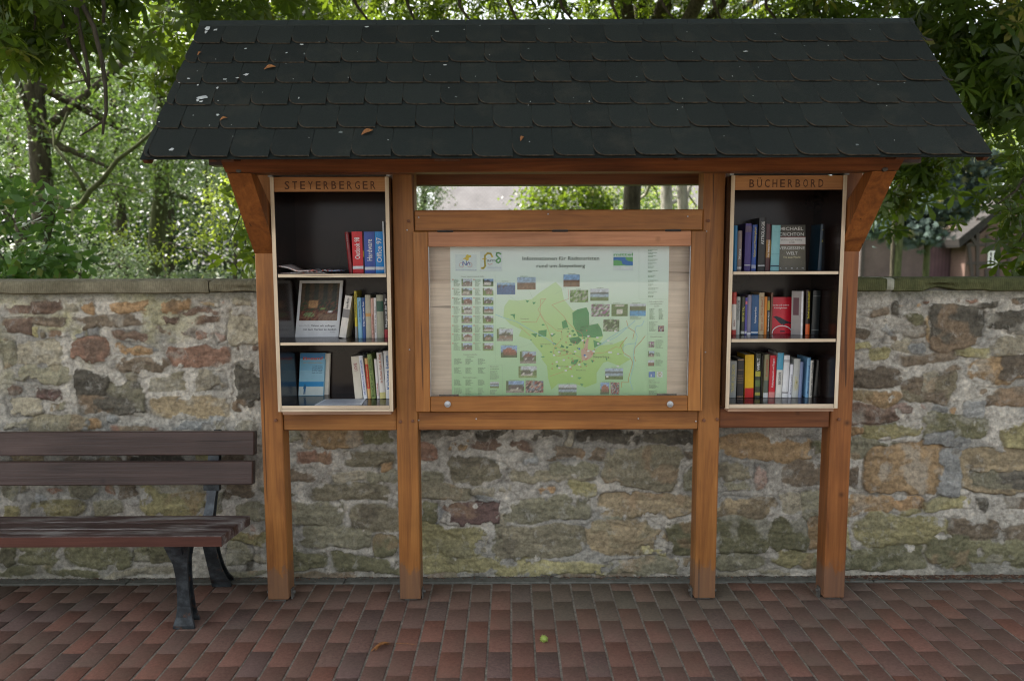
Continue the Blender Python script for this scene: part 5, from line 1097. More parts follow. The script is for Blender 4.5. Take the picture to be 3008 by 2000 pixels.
def lf(r):
    x=r.uniform(-3.,3.4); y=.275-abs(r.normal(0,.020)); 
    if r.random()<.6: x=r.uniform(1.50,3.2); return x,y-.008,.004,r.uniform(.003,.009)
    return x,y,.004,r.uniform(.002,.006)
o=litter('leaf_litter',5200,lf,3,'x'); tag(o,kind='stuff')
def lf2(r): return r.uniform(-2.6,2.6),r.uniform(-1.5,.2),.0008,r.uniform(.0008,.0022)
o=litter('paving_grit',1500,lf2,5,'x'); tag(o,kind='stuff')
# dry leaves caught on the roof
for k,(px,py,L_,a_,lbl) in enumerate([(1080,397,.05,.6,'small rust brown leaf on the lowest shingle row left of the middle'),(795,208,.05,.4,'rust brown leaf on the third shingle row from the top'),(590,166,.026,1.,'tiny orange leaf near the top left roof corner'),(1533,415,.03,1.2,'tiny tan leaf on the lowest shingle row in the middle'),(660,358,.03,.5,'tan leaf scrap on the second lowest shingle row at the left')]):
    p=on_roof(px,py,.012); mb=MB(); leafmesh(mb,(0,0,0),L_,L_*.5,a_,.006)
    M3=Matrix((Vector((1,0,0)),su,sn)).transposed(); mb.v=[tuple(p+M3@Vector(v_)) for v_ in mb.v]
    o=mb.build('roof_leaf',DRY,base=tuple(p)); tag(o,lbl,'leaf','dry leaves caught on the roof')
p=P(2833,1588,.1)
p=P(738,1540,.03)
#@@BG0@@
# ================================================================== LAND BEHIND THE WALL
gmt=NT('grass soil'); v=gmt.coords((1,1,1),False); gmt.base(gmt.ramp(gmt.noise(v,1.5,6,.7),[(.3,(.035,.05,.018)),(.7,(.085,.11,.035))]),.95,.1)
mb=MB(); mb.add([(-400,.57,.3),(400,.57,.3),(400,900,1.0),(-400,900,1.0)],[(0,1,2,3)]); tag(mb.build('grass_field',gmt.mat),kind='structure')
def leafmat(name,dark,light,trans,tw=.42,rough=.42,spec=.35):
    m=NT(name); at=m.n('ShaderNodeAttribute',attribute_name='tint'); s_=m.n('ShaderNodeSeparateColor'); m.l(at.outputs['Color'],s_.inputs[0])
    c=m.mix(s_.outputs[0],dark,light); yl=m.ramp(s_.outputs[1],[(.90,0.),(.97,.6)]); c=m.mix(yl,c,(.30,.26,.05))
    m.base(c,rough,spec); t=m.n('ShaderNodeBsdfTranslucent'); tc_=m.mix(s_.outputs[0],tuple(q*.7 for q in trans),trans); m.l(tc_,t.inputs[0]); mx=m.n('ShaderNodeMixShader'); mx.inputs[0].default_value=tw
    m.l(m.b.outputs[0],mx.inputs[1]); m.l(t.outputs[0],mx.inputs[2]); m.l(mx.outputs[0],m.out.inputs[0]); return m.mat
LM_CH=leafmat('chestnut leaves',(.014,.030,.007),(.045,.080,.013),(.22,.32,.02),.40)
LM_A=leafmat('broad leaves',(.022,.046,.014),(.105,.155,.05),(.16,.27,.04),.32)
LM_B=leafmat('silvery leaves',(.045,.07,.035),(.22,.27,.16),(.22,.32,.12),.30,.35,.5)
LM_Y=leafmat('yellow green leaves',(.10,.15,.02),(.24,.32,.05),(.38,.48,.05),.45)
LM_C=leafmat('blue green needles',(.030,.050,.042),(.115,.155,.140),(.05,.09,.07),.2,.85,.1)
LM_D=leafmat('dark evergreen leaves',(.012,.028,.012),(.045,.075,.028),(.06,.12,.02),.25)
def T_rhomb(L=1.,W=.5): return np.array([(0,0,0),(L*.5,W/2,.06*L),(L,0,0),(L*.5,-W/2,.06*L)]),np.array([(0,1,2,3)])
def T_chest(ladder=True):
    V=[];F=[]
    for k,(a,l) in enumerate([(-150,.55),(-95,.8),(-48,.95),(0,1.),(48,.95),(95,.8),(150,.55)][:7]):
        ca,sa=math.cos(R(a)),math.sin(R(a)); st=[(.03,.012,0),(.42,.10,-.01),(.74,.155,-.09),(.98,.012,-.26)] if ladder else [(.03,.03,0),(.70,.15,-.06),(.99,.02,-.24)]
        n=len(V)
        for (t,w_,z_) in st:
            for s_ in(1,-1): V.append((t*l*ca-s_*w_*l*sa,t*l*sa+s_*w_*l*ca,z_*l))
        for i in range(len(st)-1): F.append((n+2*i,n+2*i+1,n+2*i+3,n+2*i+2))
    return np.array(V),np.array(F)
def T_fan():   # little spray of five needles-like leaves
    V=[];F=[]
    for k,a in enumerate((-60,-28,0,28,60)):
        ca,sa=math.cos(R(a)),math.sin(R(a)); l=[.7,.9,1,.9,.7][k]; n=len(V)
        for (t,w_) in((0,.0),(.5,.09),(1,0),(.5,-.09)): V.append((t*l*ca-w_*sa,t*l*sa+w_*ca,-.15*t*l))
        F.append((n,n+1,n+2,n+3))
    return np.array(V),np.array(F)
TR,TC,TCF,TF=T_rhomb(),T_chest(True),T_chest(False),T_fan()
def scatter(name,pos,size,tmpl,mat,seed,parent=None,flat_=.5,droop=.0,tintoff=0.,base=None,clump_tint=None):
    r=np.random.default_rng(seed); T,F=tmpl; N=len(pos); k=len(T)
    # random frame: normal biased upward
    nrm=r.normal(0,1,(N,3))*(1-flat_); nrm[:,2]+=flat_*1.2+.01; nrm/=np.linalg.norm(nrm,axis=1)[:,None]
    a=r.normal(0,1,(N,3)); a[:,2]-=droop*2; a-=nrm*(a*nrm).sum(1)[:,None]; a/=np.linalg.norm(a,axis=1)[:,None]; b=np.cross(nrm,a)
    s_=(size*r.uniform(.65,1.25,N))[:,None,None]
    V=pos[:,None,:]+s_*(T[None,:,0:1]*a[:,None,:]+T[None,:,1:2]*b[:,None,:]+T[None,:,2:3]*nrm[:,None,:])
    FF=(np.arange(N)*k)[:,None,None]+F[None]
    g=r.random(N)*.38+tintoff
    if clump_tint is not None: g=g+clump_tint
    y=r.random(N); C=np.stack([np.clip(g,0,1),y,r.random(N)],-1); C=np.repeat(C[:,None,:],k,1).reshape(-1,3)
    return npmesh(name,V.reshape(-1,3),FF.reshape(-1,F.shape[1]),mat,parent,base,cols=C)
def cloud(centre,radii,nclump,per,spread,seed,shell=.5,gaps=None,zmin=None):
    """leaf positions in clumps that fill an uneven ellipsoid"""
    r=np.random.default_rng(seed); c=r.normal(0,1,(nclump,3)); c/=np.linalg.norm(c,axis=1)[:,None]
    rad=r.random(nclump)**(1/3)*(1-shell)+shell*r.uniform(.75,1.08,nclump); c=c*rad[:,None]*np.array(radii)+np.array(centre)
    if zmin is not None: c[:,2]=np.where(c[:,2]<zmin,zmin+r.random(nclump)*.8,c[:,2])
    n=np.maximum(3,(per*r.uniform(.4,1.6,nclump)).astype(int)); idx=np.repeat(np.arange(nclump),n)
    p=c[idx]+r.normal(0,1,(len(idx),3))*np.array([spread,spread,spread*.55])*r.uniform(.6,1.4,nclump)[idx][:,None]
    return p,(r.random(nclump)**1.4*.85)[idx]
BARK=NT('bark'); v=BARK.coords((9,9,1.6)); BARK.base(BARK.ramp(BARK.noise(v,3,7,.7),[(.3,(.022,.020,.014)),(.6,(.085,.075,.055)),(.8,(.12,.115,.085))]),.95,.1); BARK.bump(BARK.noise(v,5,6,.7),.8,.02); BARK=BARK.mat
BARKP=NT('pale bark'); v=BARKP.coords((6,6,1.5)); BARKP.base(BARKP.ramp(BARKP.noise(v,2.2,7,.7),[(.3,(.11,.10,.08)),(.55,(.26,.245,.21)),(.8,(.36,.35,.30))]),.9,.1); BARKP=BARKP.mat
BARKG=NT('mossy bark'); v=BARKG.coords((8,8,1.6)); BARKG.base(BARKG.ramp(BARKG.noise(v,3,7,.7),[(.3,(.030,.035,.016)),(.6,(.085,.095,.045)),(.8,(.15,.155,.09))]),.95,.1); BARKG=BARKG.mat
def limb(mb,a,b,r0,r1,seed,n=7,wob=.06):
    r=random.Random(seed); a=Vector(a);b=Vector(b); L=(b-a).length; pts=[];rd=[]
    ox=oy=0
    for i in range(n+1):
        t=i/n; ox+=r.gauss(0,wob*L/n); oy+=r.gauss(0,wob*L/n); k=math.sin(math.pi*t)**.5 if 0<t<1 else 0
        pts.append(a.lerp(b,t)+Vector((ox,oy,r.gauss(0,wob*L/n)*.6))*(t if t<1 else 1)*1.0); rd.append(r0*(1-t)**.8+r1*t if t<1 else r1)
    mb.tube(pts,rd,9); return pts
def tree(name,label,cat,x,y,z0,h,tr,mat_leaf,tmpl,lsize,crowns,seed,bark=BARK,group=None,lean=(0,0),limbs=6,per=26,nc=120,spread=.28,flat_=.35,droop=.2,tintoff=0.):
    t=empty(name,(x,y,z0),label,cat,group); r=random.Random(seed)
    mb=MB(); top=(x+lean[0],y+lean[1],z0+h)
    pts=limb(mb,(x,y,z0-.1),top,tr,tr*.35,seed,9,.10)
    # root flare
    mb.build('trunk',bark,t,smooth=True)
    for k in range(limbs):
        mb=MB(); i=r.randint(3,8); a=pts[i]; c,rad=crowns[k%len(crowns)][:2]
        e=Vector(c)+Vector((r.uniform(-.7,.7)*rad[0],r.uniform(-.7,.7)*rad[1],r.uniform(-.5,.6)*rad[2]))
        limb(mb,a,e,tr*.38,tr*.07,seed*31+k,8,.12); mb.build('limb',bark,t,smooth=True)
    allp=[];allt=[]
    for k,cr in enumerate(crowns):
        n_=cr[2] if len(cr)>2 else nc; p,tt=cloud(cr[0],cr[1],n_,per,spread,seed*17+k); allp.append(p);allt.append(tt)
    allp=np.concatenate(allp);allt=np.concatenate(allt)
    scatter('crown',allp,lsize,tmpl,mat_leaf,seed,t,flat_,droop,tintoff,clump_tint=allt); return t
# ---- far wood and far right wood
def slab(x0,x1,y0,y1,z0,z1,n,seed,top=lambda x:1.0):
    r=np.random.default_rng(seed); nc=n//22; c=np.stack([r.uniform(x0,x1,nc),r.uniform(y0,y1,nc),z0+(z1-z0)*r.random(nc)],-1)
    keep=c[:,2]-z0<(z1-z0)*(.55+.45*vnoise(c[:,0],c[:,1]*0,.22,seed,3)*1.3); c=c[keep]; idx=np.repeat(np.arange(len(c)),22)
    return c[idx]+r.normal(0,1,(len(idx),3))*np.array([.75,.75,.5]),(r.random(len(c))*.55)[idx]
p,t_=slab(-52,-5.5,24,34,.5,14,95000,3); o=scatter('far_wood',p,.36,TR,LM_D,5,None,.3,.2,-.1,clump_tint=t_); tag(o,kind='stuff')
p,t_=slab(8,60,56,70,.5,19,30000,4); o=scatter('far_wood',p,.5,TR,LM_A,6,None,.3,.2,.1,clump_tint=t_); tag(o,kind='stuff')
# ---- undergrowth behind the wall
r=np.random.default_rng(8); n=16000; x=r.uniform(-14,1.5,n); y=r.uniform(4,13,n); hh=.85+.75*vnoise(x,y,.5,3,3); z=.35+hh*r.random(n)**.6; z=np.minimum(z,.6+.07*y)
o=scatter('undergrowth',np.stack([x,y,z+.08],-1),.11,TR,LM_B,9,None,.1,-.5,.1); tag(o,kind='stuff')
# ---- buildings
def tilemat(name,a,b,sx,sy,md=.6):
    m=NT(name); v=m.coords((1,1,1),False); br=m.n('ShaderNodeTexBrick'); br.inputs['Scale'].default_value=1; br.inputs['Brick Width'].default_value=sx; br.inputs['Row Height'].default_value=sy; br.inputs['Mortar Size'].default_value=.018; br.inputs['Color1'].default_value=(*a,1); br.inputs['Color2'].default_value=(*b,1); br.inputs['Mortar'].default_value=(a[0]*md,a[1]*md,a[2]*md,1)
    s_=m.n('ShaderNodeSeparateXYZ'); cb_=m.n('ShaderNodeCombineXYZ'); m.l(v,s_.inputs[0]); m.l(s_.outputs[0],cb_.inputs[0]); m.l(s_.outputs[2],cb_.inputs[1]); m.l(cb_.outputs[0],br.inputs['Vector'])
    f=m.ramp(m.noise(v,1.1,5,.7),[(.3,(.75,.75,.75)),(.7,(1.15,1.15,1.15))]); m.base(m.mix(1.,br.outputs['Color'],f,'MULTIPLY'),.8,.2); return m.mat
TILE_G=tilemat('grey roof tiles',(.185,.176,.176),(.195,.184,.184),.22,.12,.82); TILE_R=tilemat('pale red roof tiles',(.42,.30,.26),(.50,.37,.31),.26,.26)
BRK_B=tilemat('brown brick wall',(.125,.092,.084),(.135,.099,.090),.25,.075,.85); BRK_P=tilemat('purple red boards',(.105,.060,.068),(.115,.066,.074),.2,3)
BRK_H=tilemat('infill brick',(.15,.098,.080),(.17,.11,.09),.25,.075); BEAMT=plain('dark timber',(.05,.04,.035),.8)
def gable_house(name,label,x0,x1,yf,yb,ze,zr,wallm,roofm,grp=None):
    h=empty(name,((x0+x1)/2,yf,.6),label,'building',grp)
    mb=MB(); mb.box((x0,yf,-.5),(x1,yb,ze)); mb.build('wall',wallm,h)
    ym=(yf+yb)/2; mb=MB(); t=.18; o_=.5; sl_=(zr-ze)/(ym-yf)
    mb.prism([(yf-o_,ze-o_*sl_),(ym,zr),(yb+o_,ze-o_*sl_),(yb+o_,ze-o_*sl_-t),(ym,zr-t),(yf-o_,ze-o_*sl_-t)][::-1],0,x0-.4,x1+.4); mb.build('roof',roofm,h)
    mb=MB(); mb.prism([(yf,ze),(ym,zr-.25),(yb,ze)][::-1],0,x0+.05,x1-.05); mb.build('gable',wallm,h); return h
# grey roofed barn seen through the slot above the case
bx0=P(1300,580,40).x
ge=gable_house('grey_roof_barn','big barn with a wide grey tiled roof behind the trees, left of the tree trunks',bx0+.0,12,38,50,P(1504,640,38).z,P(1504,640,38).z+6.2,BRK_B,TILE_G)
for k,px in enumerate((1327,1370,1411,1461,1507)):
    p=P(px,572,41); 
    zz=P(1504,640,38).z+(41-38)*6.2/6; mb=MB(); mb.prism([(p.x-.10,zz-.05),(p.x,zz+.22),(p.x+.10,zz-.05)],1,40.6,41.1); mb.build('roof_vent',WHITE,ge)
# brown barn at the right
zE=P(2700,676,37.4).z; xL=P(2545,700,37.4).x; xR=P(2842,700,37.4).x
bb=gable_house('brown_barn','long low brown barn with a bright pale red tiled roof, left of the timber house',xL,xR+6,37.6,45,zE+.25,P(2700,600,40.5).z,BRK_B,TILE_R)
xP=P(2722,700,37.4).x; mb=MB(); mb.box((xP,37.5,-.3),(xR,37.595,zE-.12)); mb.build('barn_door',BRK_P,bb)
mb=MB(); q=P(2541,700,37.4).x; mb.box((q-.18,37.4,0),(q+.02,37.59,zE)); mb.build('corner_post',BEAMT,bb)
mb=MB(); mb.box((P(2450,700,39).x,39,0),(P(2538,700,39).x,45,zE+.2)); mb.build('wall',plain('grey render',(.20,.20,.21),.9),bb)
# half timbered house
Yh=36
hs=empty('timber_framed_house',(P(2960,760,Yh).x,Yh,.6),'timber framed brick house gable with small white window, behind the wall\'s right end','building')
gxl=P(2838,720,Yh).x; ga=P(3080,505,Yh); gxr=ga.x*2-gxl; gz=P(2838,722,Yh).z
mb=MB(); mb.prism([(gxl,-.5),(gxl,gz),(ga.x,ga.z-.25),(gxr,gz),(gxr,-.5)],1,Yh,Yh+1.3); mb.build('gable_wall',BRK_H,hs)
vo=P(2803,727,Yh); sl_=(ga.z-vo.z)/(ga.x-vo.x)
mb=MB(); t=.42
for s_ in(1,-1):
    pts=[(vo.x,vo.z),(ga.x,ga.z),(ga.x,ga.z+t),(vo.x-.1,vo.z+t)]
    if s_<0: pts=[(2*ga.x-x,z) for x,z in pts][::-1]
    mb.prism(pts,1,Yh-.5,Yh+1.3)
mb.build('roof',tilemat('dark thatch tiles',(.022,.020,.018),(.030,.026,.024),.3,.3),hs)
BO=[0]
def beam(x0,y0,x1,y1,w_=.16):
    BO[0]+=.004; a=P(x0,y0,Yh-.05);b=P(x1,y1,Yh-.05); d=(b-a).normalized(); n=Vector((-d.z,0,d.x))*w_/2; mb=MB(); mb.prism([(p_.x,p_.z) for p_ in (a-n,b-n,b+n,a+n)],1,Yh-.05-BO[0],Yh-.002-BO[0]*.02); mb.build('beam',BEAMT,hs)
for q in [(2840,719,3100,719),(2840,773,2900,773),(2932,773,3100,773),(2872,640,2872,860),(2901,690,2901,737),(2898,790,2898,860),(2931,690,2931,860),(2964,640,2964,860),(2846,725,2862,860),(2850,690,2866,717),(3000,600,3000,860),(2916,719,2916,735)]: beam(*q)
a=P(2901,786,Yh-.1);b=P(2931,737,Yh-.1); wf=MB(); wd_=b.x-a.x; ht=b.z-a.z; fw=.07
for (u0,v0,u1,v1) in ((0,0,fw,ht),(wd_-fw,0,wd_,ht),(fw,0,wd_-fw,fw),(fw,ht-fw,wd_-fw,ht),(wd_/2-.035,fw,wd_/2+.035,ht-fw),(fw,ht*.36,wd_/2-.035,ht*.36+.03),(wd_/2+.035,ht*.36,wd_-fw,ht*.36+.03),(fw,ht*.66,wd_/2-.035,ht*.66+.03),(wd_/2+.035,ht*.66,wd_-fw,ht*.66+.03)): wf.box((a.x+u0,Yh-.12,a.z+v0),(a.x+u1,Yh-.04,a.z+v1))
wfo=wf.build('window_frame',plain('white paint',(.75,.75,.72),.5),hs); mb=MB(); mb.box((a.x+.01,Yh-.06,a.z+.01),(b.x-.01,Yh-.05,b.z-.01)); mb.build('window_pane',plain('dark pane',(.03,.035,.04),.08,.6),wfo)
# ---- trees behind the wall, left
def X(px,Y): return P(px,800,Y).x
tree('old_tree','thick dark trunked tree with a crooked low branch at the far left behind the wall','tree',X(135,9),9,.4,7.5,.20,LM_A,TR,.10,[((X(200,9),9.4,6.2),(2.9,2.2,2.2),170),((X(20,9),8.6,3.9),(.9,1.1,1.2),45),((X(330,9),9.6,3.6),(1.3,1.1,.9),90),((X(100,9),10.5,4.6),(2.2,1.0,2.0),130)],21,limbs=7)
tree('spreading_tree','forked mossy trunked tree left of the roof, leaning slightly right','tree',X(425,11),11,.4,8,.17,LM_B,TR,.085,[((X(560,11),11.5,5.0),(2.5,2,2.0),190),((X(480,11),11,3.6),(2.2,1.3,.8),90),((X(650,11),11.4,2.9),(.9,1,1.1),70)],22,bark=BARKG,lean=(1.2,0),droop=.8)
tree('slim_tree','slim dark trunked tree between the thick tree and the forked tree','tree',X(362,14),14,.4,8,.13,LM_A,TR,.10,[((X(330,14),14,6.2),(2.8,2,2.4),150),((X(240,14),14,3.2),(1.7,1.2,.8),90),((X(420,14),14,4.4),(2.6,1.2,1.6),150)],23)
tree('sunlit_tree','pale sunlit leafy tree at the left picture edge','tree',X(10,12),12.5,.4,6,.15,LM_B,TR,.10,[((X(-20,12),12.5,4.6),(1.9,1.6,1.2),150),((X(60,12),11.6,3.3),(1.0,.9,.5),40)],24,tintoff=.3)
tree('ivy_tree','ivy covered dark tree just left of the shelter post','tree',X(500,16),16,.4,8,.16,LM_D,TR,.12,[((X(560,16),16.5,6.0),(3.2,2,3.0),230),((X(520,16),16,2.6),(1.0,.8,1.1),60),((X(300,16),16.5,2.5),(1.4,.8,.9),60),((X(120,16),16.5,2.7),(1.7,.8,1.4),70)],25)
tree('yellow_green_bush','yellow green sunlit bush near the left shelter post','bush',X(690,8.5),8.5,.4,1.6,.05,LM_Y,TR,.075,[((X(690,8.5),8.5,2.3),(.55,.6,.65),46),((X(430,8.5),9.0,2.0),(.9,.6,.3),26)],26,limbs=3,per=22,spread=.16)
tree('pale_bush','pale grey green bush low behind the wall at the left','bush',X(230,7.5),7.5,.4,1.2,.05,LM_B,TR,.065,[((X(230,7.5),7.5,1.65),(1.1,.6,.42),70)],27,limbs=3,per=26,spread=.16,tintoff=.25)
# crooked branches of the old tree
ot=bpy.data.objects['old_tree']; Yb=7.2
for k,(pts,r0,r1) in enumerate([([(95,572),(150,575),(185,605),(215,618),(240,600),(265,560),(300,530),(345,470),(400,430),(470,370)],.055,.022),([(215,618),(190,625),(160,600)],.03,.03),([(160,430),(200,480),(235,530),(250,560)],.022,.03),([(155,380),(158,430),(165,420),(200,330)],.012,.02),([(180,250),(230,240),(300,225)],.02,.012),([(120,340),(150,400),(220,450)],.012,.01),([(180,110),(190,150),(165,250)],.025,.02),([(250,560),(330,540),(420,560)],.015,.006)]):
    mb=MB(); P3=[P(x,y,Yb+.1*k) for x,y in pts]; n=len(P3); mb.tube(P3,[r0+(r1-r0)*i/(n-1) for i in range(n)],8); mb.build('branch',BARKG,ot,smooth=True)
# ---- trees seen through the slot
tree('light_green_tree','light green leafy tree at the left end of the slot above the case','tree',X(1235,20),20,.4,6,.14,LM_B,TR,.10,[((X(1232,20),20,3.9),(.62,.9,1.2),190)],31,limbs=3,tintoff=.35,spread=.2)
tree('lime_tree','dark leaved lime tree in the middle of the slot above the case','tree',X(1728,17),17,.4,6,.12,LM_CH,TR,.13,[((X(1670,17),17,3.3),(1.1,1.2,1.0),240)],32,bark=BARKP,limbs=4,spread=.24)
tree('mossy_tree','mossy dark trunked tree in the right half of the slot','tree',X(1857,13.5),13.5,.4,7,.11,LM_A,TR,.11,[((X(1700,12.5),13,7.2),(3.4,2.4,2.3),210),((X(1840,17),17,3.2),(1.5,.9,.7),60)],33,bark=BARKG)
tree('pale_tree','pale barked tree left of the slot\'s right end','tree',X(1962,11),11,.4,7,.135,LM_Y,TR,.10,[((X(2050,12),12.5,6.8),(2.8,2.2,2.2),180),((X(1900,20),20,3.3),(1.8,.9,.9),130)],34,bark=BARKP)
tree('grey_tree','grey barked tree at the slot\'s right end, beside the inner right post','tree',X(2030,11.8),11.8,.4,7,.13,LM_A,TR,.10,[((X(2300,12),13,6.9),(3.0,2.2,2.2),170)],35,bark=BARKP)
# ---- right background: blue green conifer and bare trunks
def Q(px,py,Y): return tuple(P(px,py,Y))
tree('blue_spruce','blue green conifer with drooping sprays in front of the brown barn','tree',X(2718,16),16,.4,6.5,.085,LM_C,TF,.17,[(Q(2770,590,16),(.85,.8,.62),120),(Q(2690,690,16),(.62,.6,.22),50),(Q(2600,655,16.2),(.55,.6,.28),40),(Q(2850,500,16),(.75,.8,.8),90),(Q(2740,440,16),(.7,.8,.6),60)],41,bark=BARKG,limbs=8,spread=.15,per=28,droop=.6)
tree('twin_trunk_tree','twin trunked tree in front of the brown barn, left of the blue green conifer','tree',X(2632,15),15,.4,7.5,.11,LM_A,TR,.10,[((X(2700,15),15.5,6.6),(2.3,2,1.4),130)],42,bark=BARKG,limbs=4)
tt=bpy.data.objects['twin_trunk_tree']; mb=MB(); limb(mb,(X(2622,15)+.02,15,.3),(X(2606,15),15,5.2),.055,.04,77,8,.03); mb.build('trunk',BARK,tt,smooth=True)
tree('sunny_tree','sunlit green tree behind the timber framed house','tree',X(3045,24),24,.4,7,.16,LM_Y,TR,.15,[((X(2860,24),24,5.4),(2.0,1.5,1.3),90),((X(2990,24),24,5.8),(2.0,1.5,1.5),90)],43)
# ---- chestnut trees whose crowns hang over the shelter
def chestnut(name,label,trunk,zc_,crowns,seed,near=[],twigs=[],leaf=.15,nleaf=30):
    t=empty(name,(trunk[0],trunk[1],.0 if trunk[1]<0 else .3),label,'tree','horse chestnut trees spreading over the shelter')
    mb=MB(); pts=limb(mb,(trunk[0],trunk[1],-.1),(trunk[0]+trunk[2],trunk[1]+trunk[3],zc_),(.26 if abs(trunk[0])>3 else .125),.10,seed,9,.05); mb.build('trunk',BARK,t,smooth=True)
    r=random.Random(seed)
    for k in range(9):
        c,rad=crowns[k%len(crowns)][:2]; mb=MB(); e=Vector(c)+Vector((r.uniform(-.8,.8)*rad[0],r.uniform(-.8,.8)*rad[1],r.uniform(-.3,.5)*rad[2])); limb(mb,pts[r.randint(5,9)],e,.085,.02,seed*7+k,9,.12); mb.build('limb',BARK,t,smooth=True)
    P_=[];T_=[]
    for k,(c,rad,n_) in enumerate(crowns): p,tt=cloud(c,rad,n_,nleaf,.26,seed*5+k,.35); P_.append(p);T_.append(tt)
    scatter('crown',np.concatenate(P_),leaf,TCF,LM_CH,seed,t,.62,.3,-.05,clump_tint=np.concatenate(T_))
    P_=[];T_=[]
    for k,(c,rad,n_,per,sp_) in enumerate(near): p,tt=cloud(c,rad,n_,per,sp_,seed*9+k,.2); P_.append(p);T_.append(tt)
    if P_: scatter('low_foliage',np.concatenate(P_),leaf*.92,TC,LM_CH,seed+1,t,.28,1.0,0,clump_tint=np.concatenate(T_))
    for k,(pp,r0,r1) in enumerate(twigs):
        mb=MB(); n=len(pp); mb.tube(pp,[r0+(r1-r0)*i/(n-1) for i in range(n)],7); mb.build('branch',BARK,t,smooth=True)
    return t
def pc(px,py,Y,rx,ry,rz,n,per,sp_): 
    c=P(px,py,Y); return ((c.x,c.y,c.z),(rx,ry,rz),n,per,sp_)
chestnut('horse_chestnut','left horse chestnut whose dark lower twigs hang into the top left corner',(-6.3,2.6,.6,-.3),6.5,
  [((-5.6,1.6,6.4),(4.3,3.6,2.3),640),((-4.4,1.6,7.6),(2.6,2.4,.8),240),((-3.2,-.9,5.6),(2.2,1.7,1.0),130),((-8.5,1,8),(3.2,3.5,2.2),180)],61,  # second piece thickens the unseen upper crown, added to block sun patches
  near=[pc(40,40,1.2,.55,.5,.30,16,8,.16),pc(150,30,1.4,.45,.5,.22,14,8,.16),pc(10,150,1.6,.25,.4,.22,7,7,.14),pc(300,20,1.8,.5,.4,.14,9,7,.15),pc(620,80,2.6,.5,.5,.22,14,7,.17),pc(560,150,3.2,.4,.4,.2,9,6,.16),pc(560,260,3.4,.3,.4,.2,5,5,.14)],
  twigs=[([P(215,-40,1.1),P(228,60,1.1),P(245,140,1.12),P(258,200,1.15),P(262,255,1.15)],.016,.008),([P(175,-60,1.3),P(178,60,1.3),P(210,150,1.3),P(245,215,1.3),P(262,262,1.32)],.018,.007),([P(225,-20,1.0),P(275,80,1.0),P(300,180,1.0),P(310,260,1.0),P(312,330,1.0),P(304,360,1.0),P(302,395,1.0)],.015,.007),([P(304,355,1.0),P(270,378,1.02),P(235,400,1.05)],.008,.004),([P(300,-30,1.0),P(306,30,1.0),P(303,68,1.0)],.012,.008),([P(80,-20,1.2),P(105,50,1.2),P(100,90,1.2)],.01,.005)])
chestnut('horse_chestnut','middle horse chestnut whose yellow green leaves fringe the top of the shingle roof',(P(1842,800,7.6).x,7.6,-.1,-1.0),6.2,
  [((-.3,3.0,6.0),(3.6,3.0,1.9),430),((1.0,7.2,5.6),(5.5,1.6,1.3),70),((2.5,4.0,6.3),(2.2,1.6,1.2),90),((.4,-.6,5.9),(3.0,1.5,.9),130),((-1.2,1.4,6.9),(2.6,2.2,.8),260)],62,  # last piece is a dense crown added out of view to keep sun off
  near=[pc(700,40,5.6,1.2,.7,.35,34,8,.2),pc(1000,15,6.0,1.3,.7,.35,40,8,.2),pc(1350,20,6.2,1.2,.7,.32,34,8,.2),pc(1900,15,6.2,1.1,.7,.3,30,8,.2),pc(2250,25,5.6,1.1,.7,.35,34,8,.2),pc(640,160,5.2,.7,.5,.5,16,7,.2),pc(2550,60,3.4,.7,.6,.35,26,8,.18),pc(800,10,3.2,.6,.5,.14,8,7,.17)],
  twigs=[([P(560+k*150+20*(k%3),-60,3.5),P(600+k*150,20,3.4),P(625+k*150+18*(k%2),75,3.5)],.02,.008) for k in range(13)])
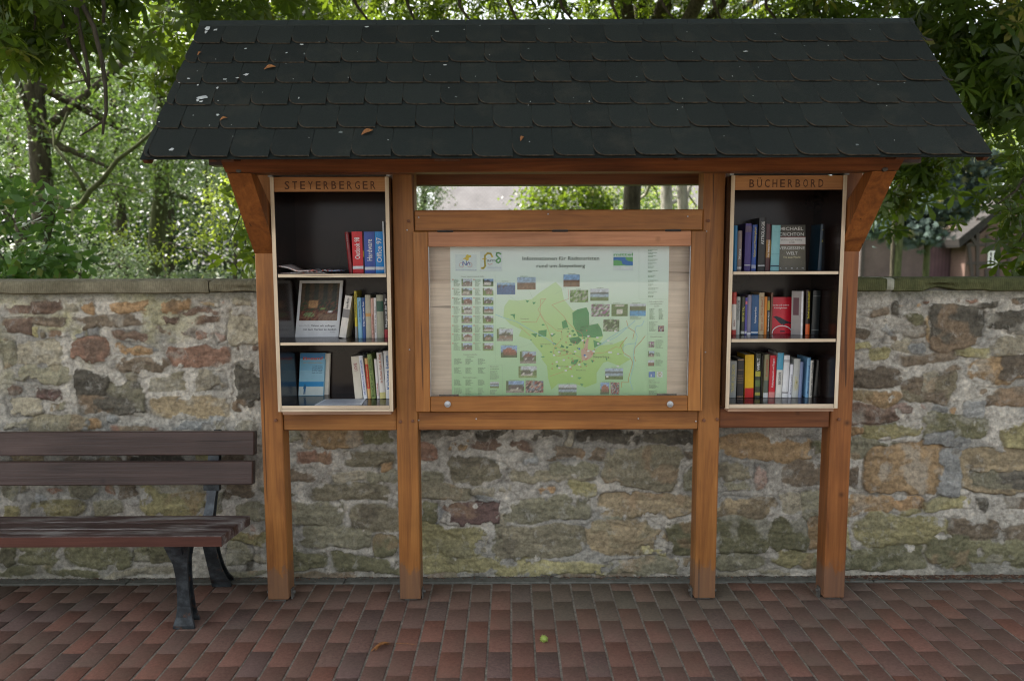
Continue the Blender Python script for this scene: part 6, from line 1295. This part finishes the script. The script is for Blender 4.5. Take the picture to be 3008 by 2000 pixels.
chestnut('horse_chestnut','right horse chestnut whose dark leaves hang down the right picture edge',(4.6,2.2,-.2,-.3),6.0,
  [((4.6,1.9,6.0),(3.3,3.0,2.0),420),((3.4,.0,5.4),(2.2,1.6,1.0),120),((7.5,3,7),(3.,3,2),120)],63,
  near=[pc(2850,40,2.2,.6,.6,.35,36,9,.17),pc(2960,170,2.0,.4,.5,.40,30,9,.17),pc(2850,200,2.6,.35,.4,.28,22,8,.15),pc(2990,330,1.9,.2,.4,.35,14,8,.14),pc(2930,300,2.6,.2,.4,.28,9,7,.14),pc(3040,520,1.7,.16,.35,.30,9,7,.11),pc(3030,640,1.5,.12,.3,.16,5,6,.08),pc(3030,760,1.4,.08,.25,.13,6,6,.07),
        pc(2640,500,3.4,.28,.4,.12,15,7,.12),pc(2720,545,3.4,.12,.3,.12,5,6,.10),pc(2600,575,3.3,.12,.3,.12,6,6,.10),pc(2720,470,3.4,.34,.4,.08,9,7,.11),pc(2597,680,3.1,.03,.2,.05,1,4,.06)],
  twigs=[([P(3100,380,1.6),P(3040,470,1.6),P(2985,560,1.6),P(2930,600,1.6)],.014,.004),([P(3120,560,1.5),P(3040,640,1.5),P(3000,700,1.5),P(2970,740,1.5)],.012,.004),([P(2900,330,3.2),P(2800,400,3.4),P(2700,480,3.4),P(2610,560,3.4)],.018,.004),([P(2790,410,3.4),P(2770,480,3.4),P(2745,580,3.4)],.008,.003)])
# shrub at the lower left and leaf twigs by the left post
sh1=LM_S=leafmat('shrub leaves',(.04,.10,.02),(.09,.19,.04),(.16,.30,.04),.3)
tree('leafy_shrub','leafy mid green shrub rising behind the wall at the left edge','shrub',X(30,1.6),1.9,.3,1.9,.03,LM_S,TR,.10,[((P(20,700,1.6).x,1.7,P(20,700,1.6).z),(.38,.4,.42),46),((P(130,770,1.6).x,1.6,P(130,775,1.6).z),(.22,.3,.10),16),((P(-120,640,1.6).x,1.8,1.9),(.4,.4,.6),40)],71,bark=BARKG,limbs=4,per=10,spread=.10,flat_=.25,tintoff=.05)
sh2=tree('sapling','thin sapling with olive green leaves directly left of the outer left post','sapling',X(790,2.6),2.6,.3,2.4,.03,LM_CH,TR,.11,[((P(745,620,2.6).x,2.6,P(745,600,2.6).z),(.14,.3,.42),26),((P(720,740,2.6).x,2.6,P(720,740,2.6).z),(.14,.3,.14),12)],72,limbs=4,per=7,spread=.09,flat_=.2,droop=.4,tintoff=.2)
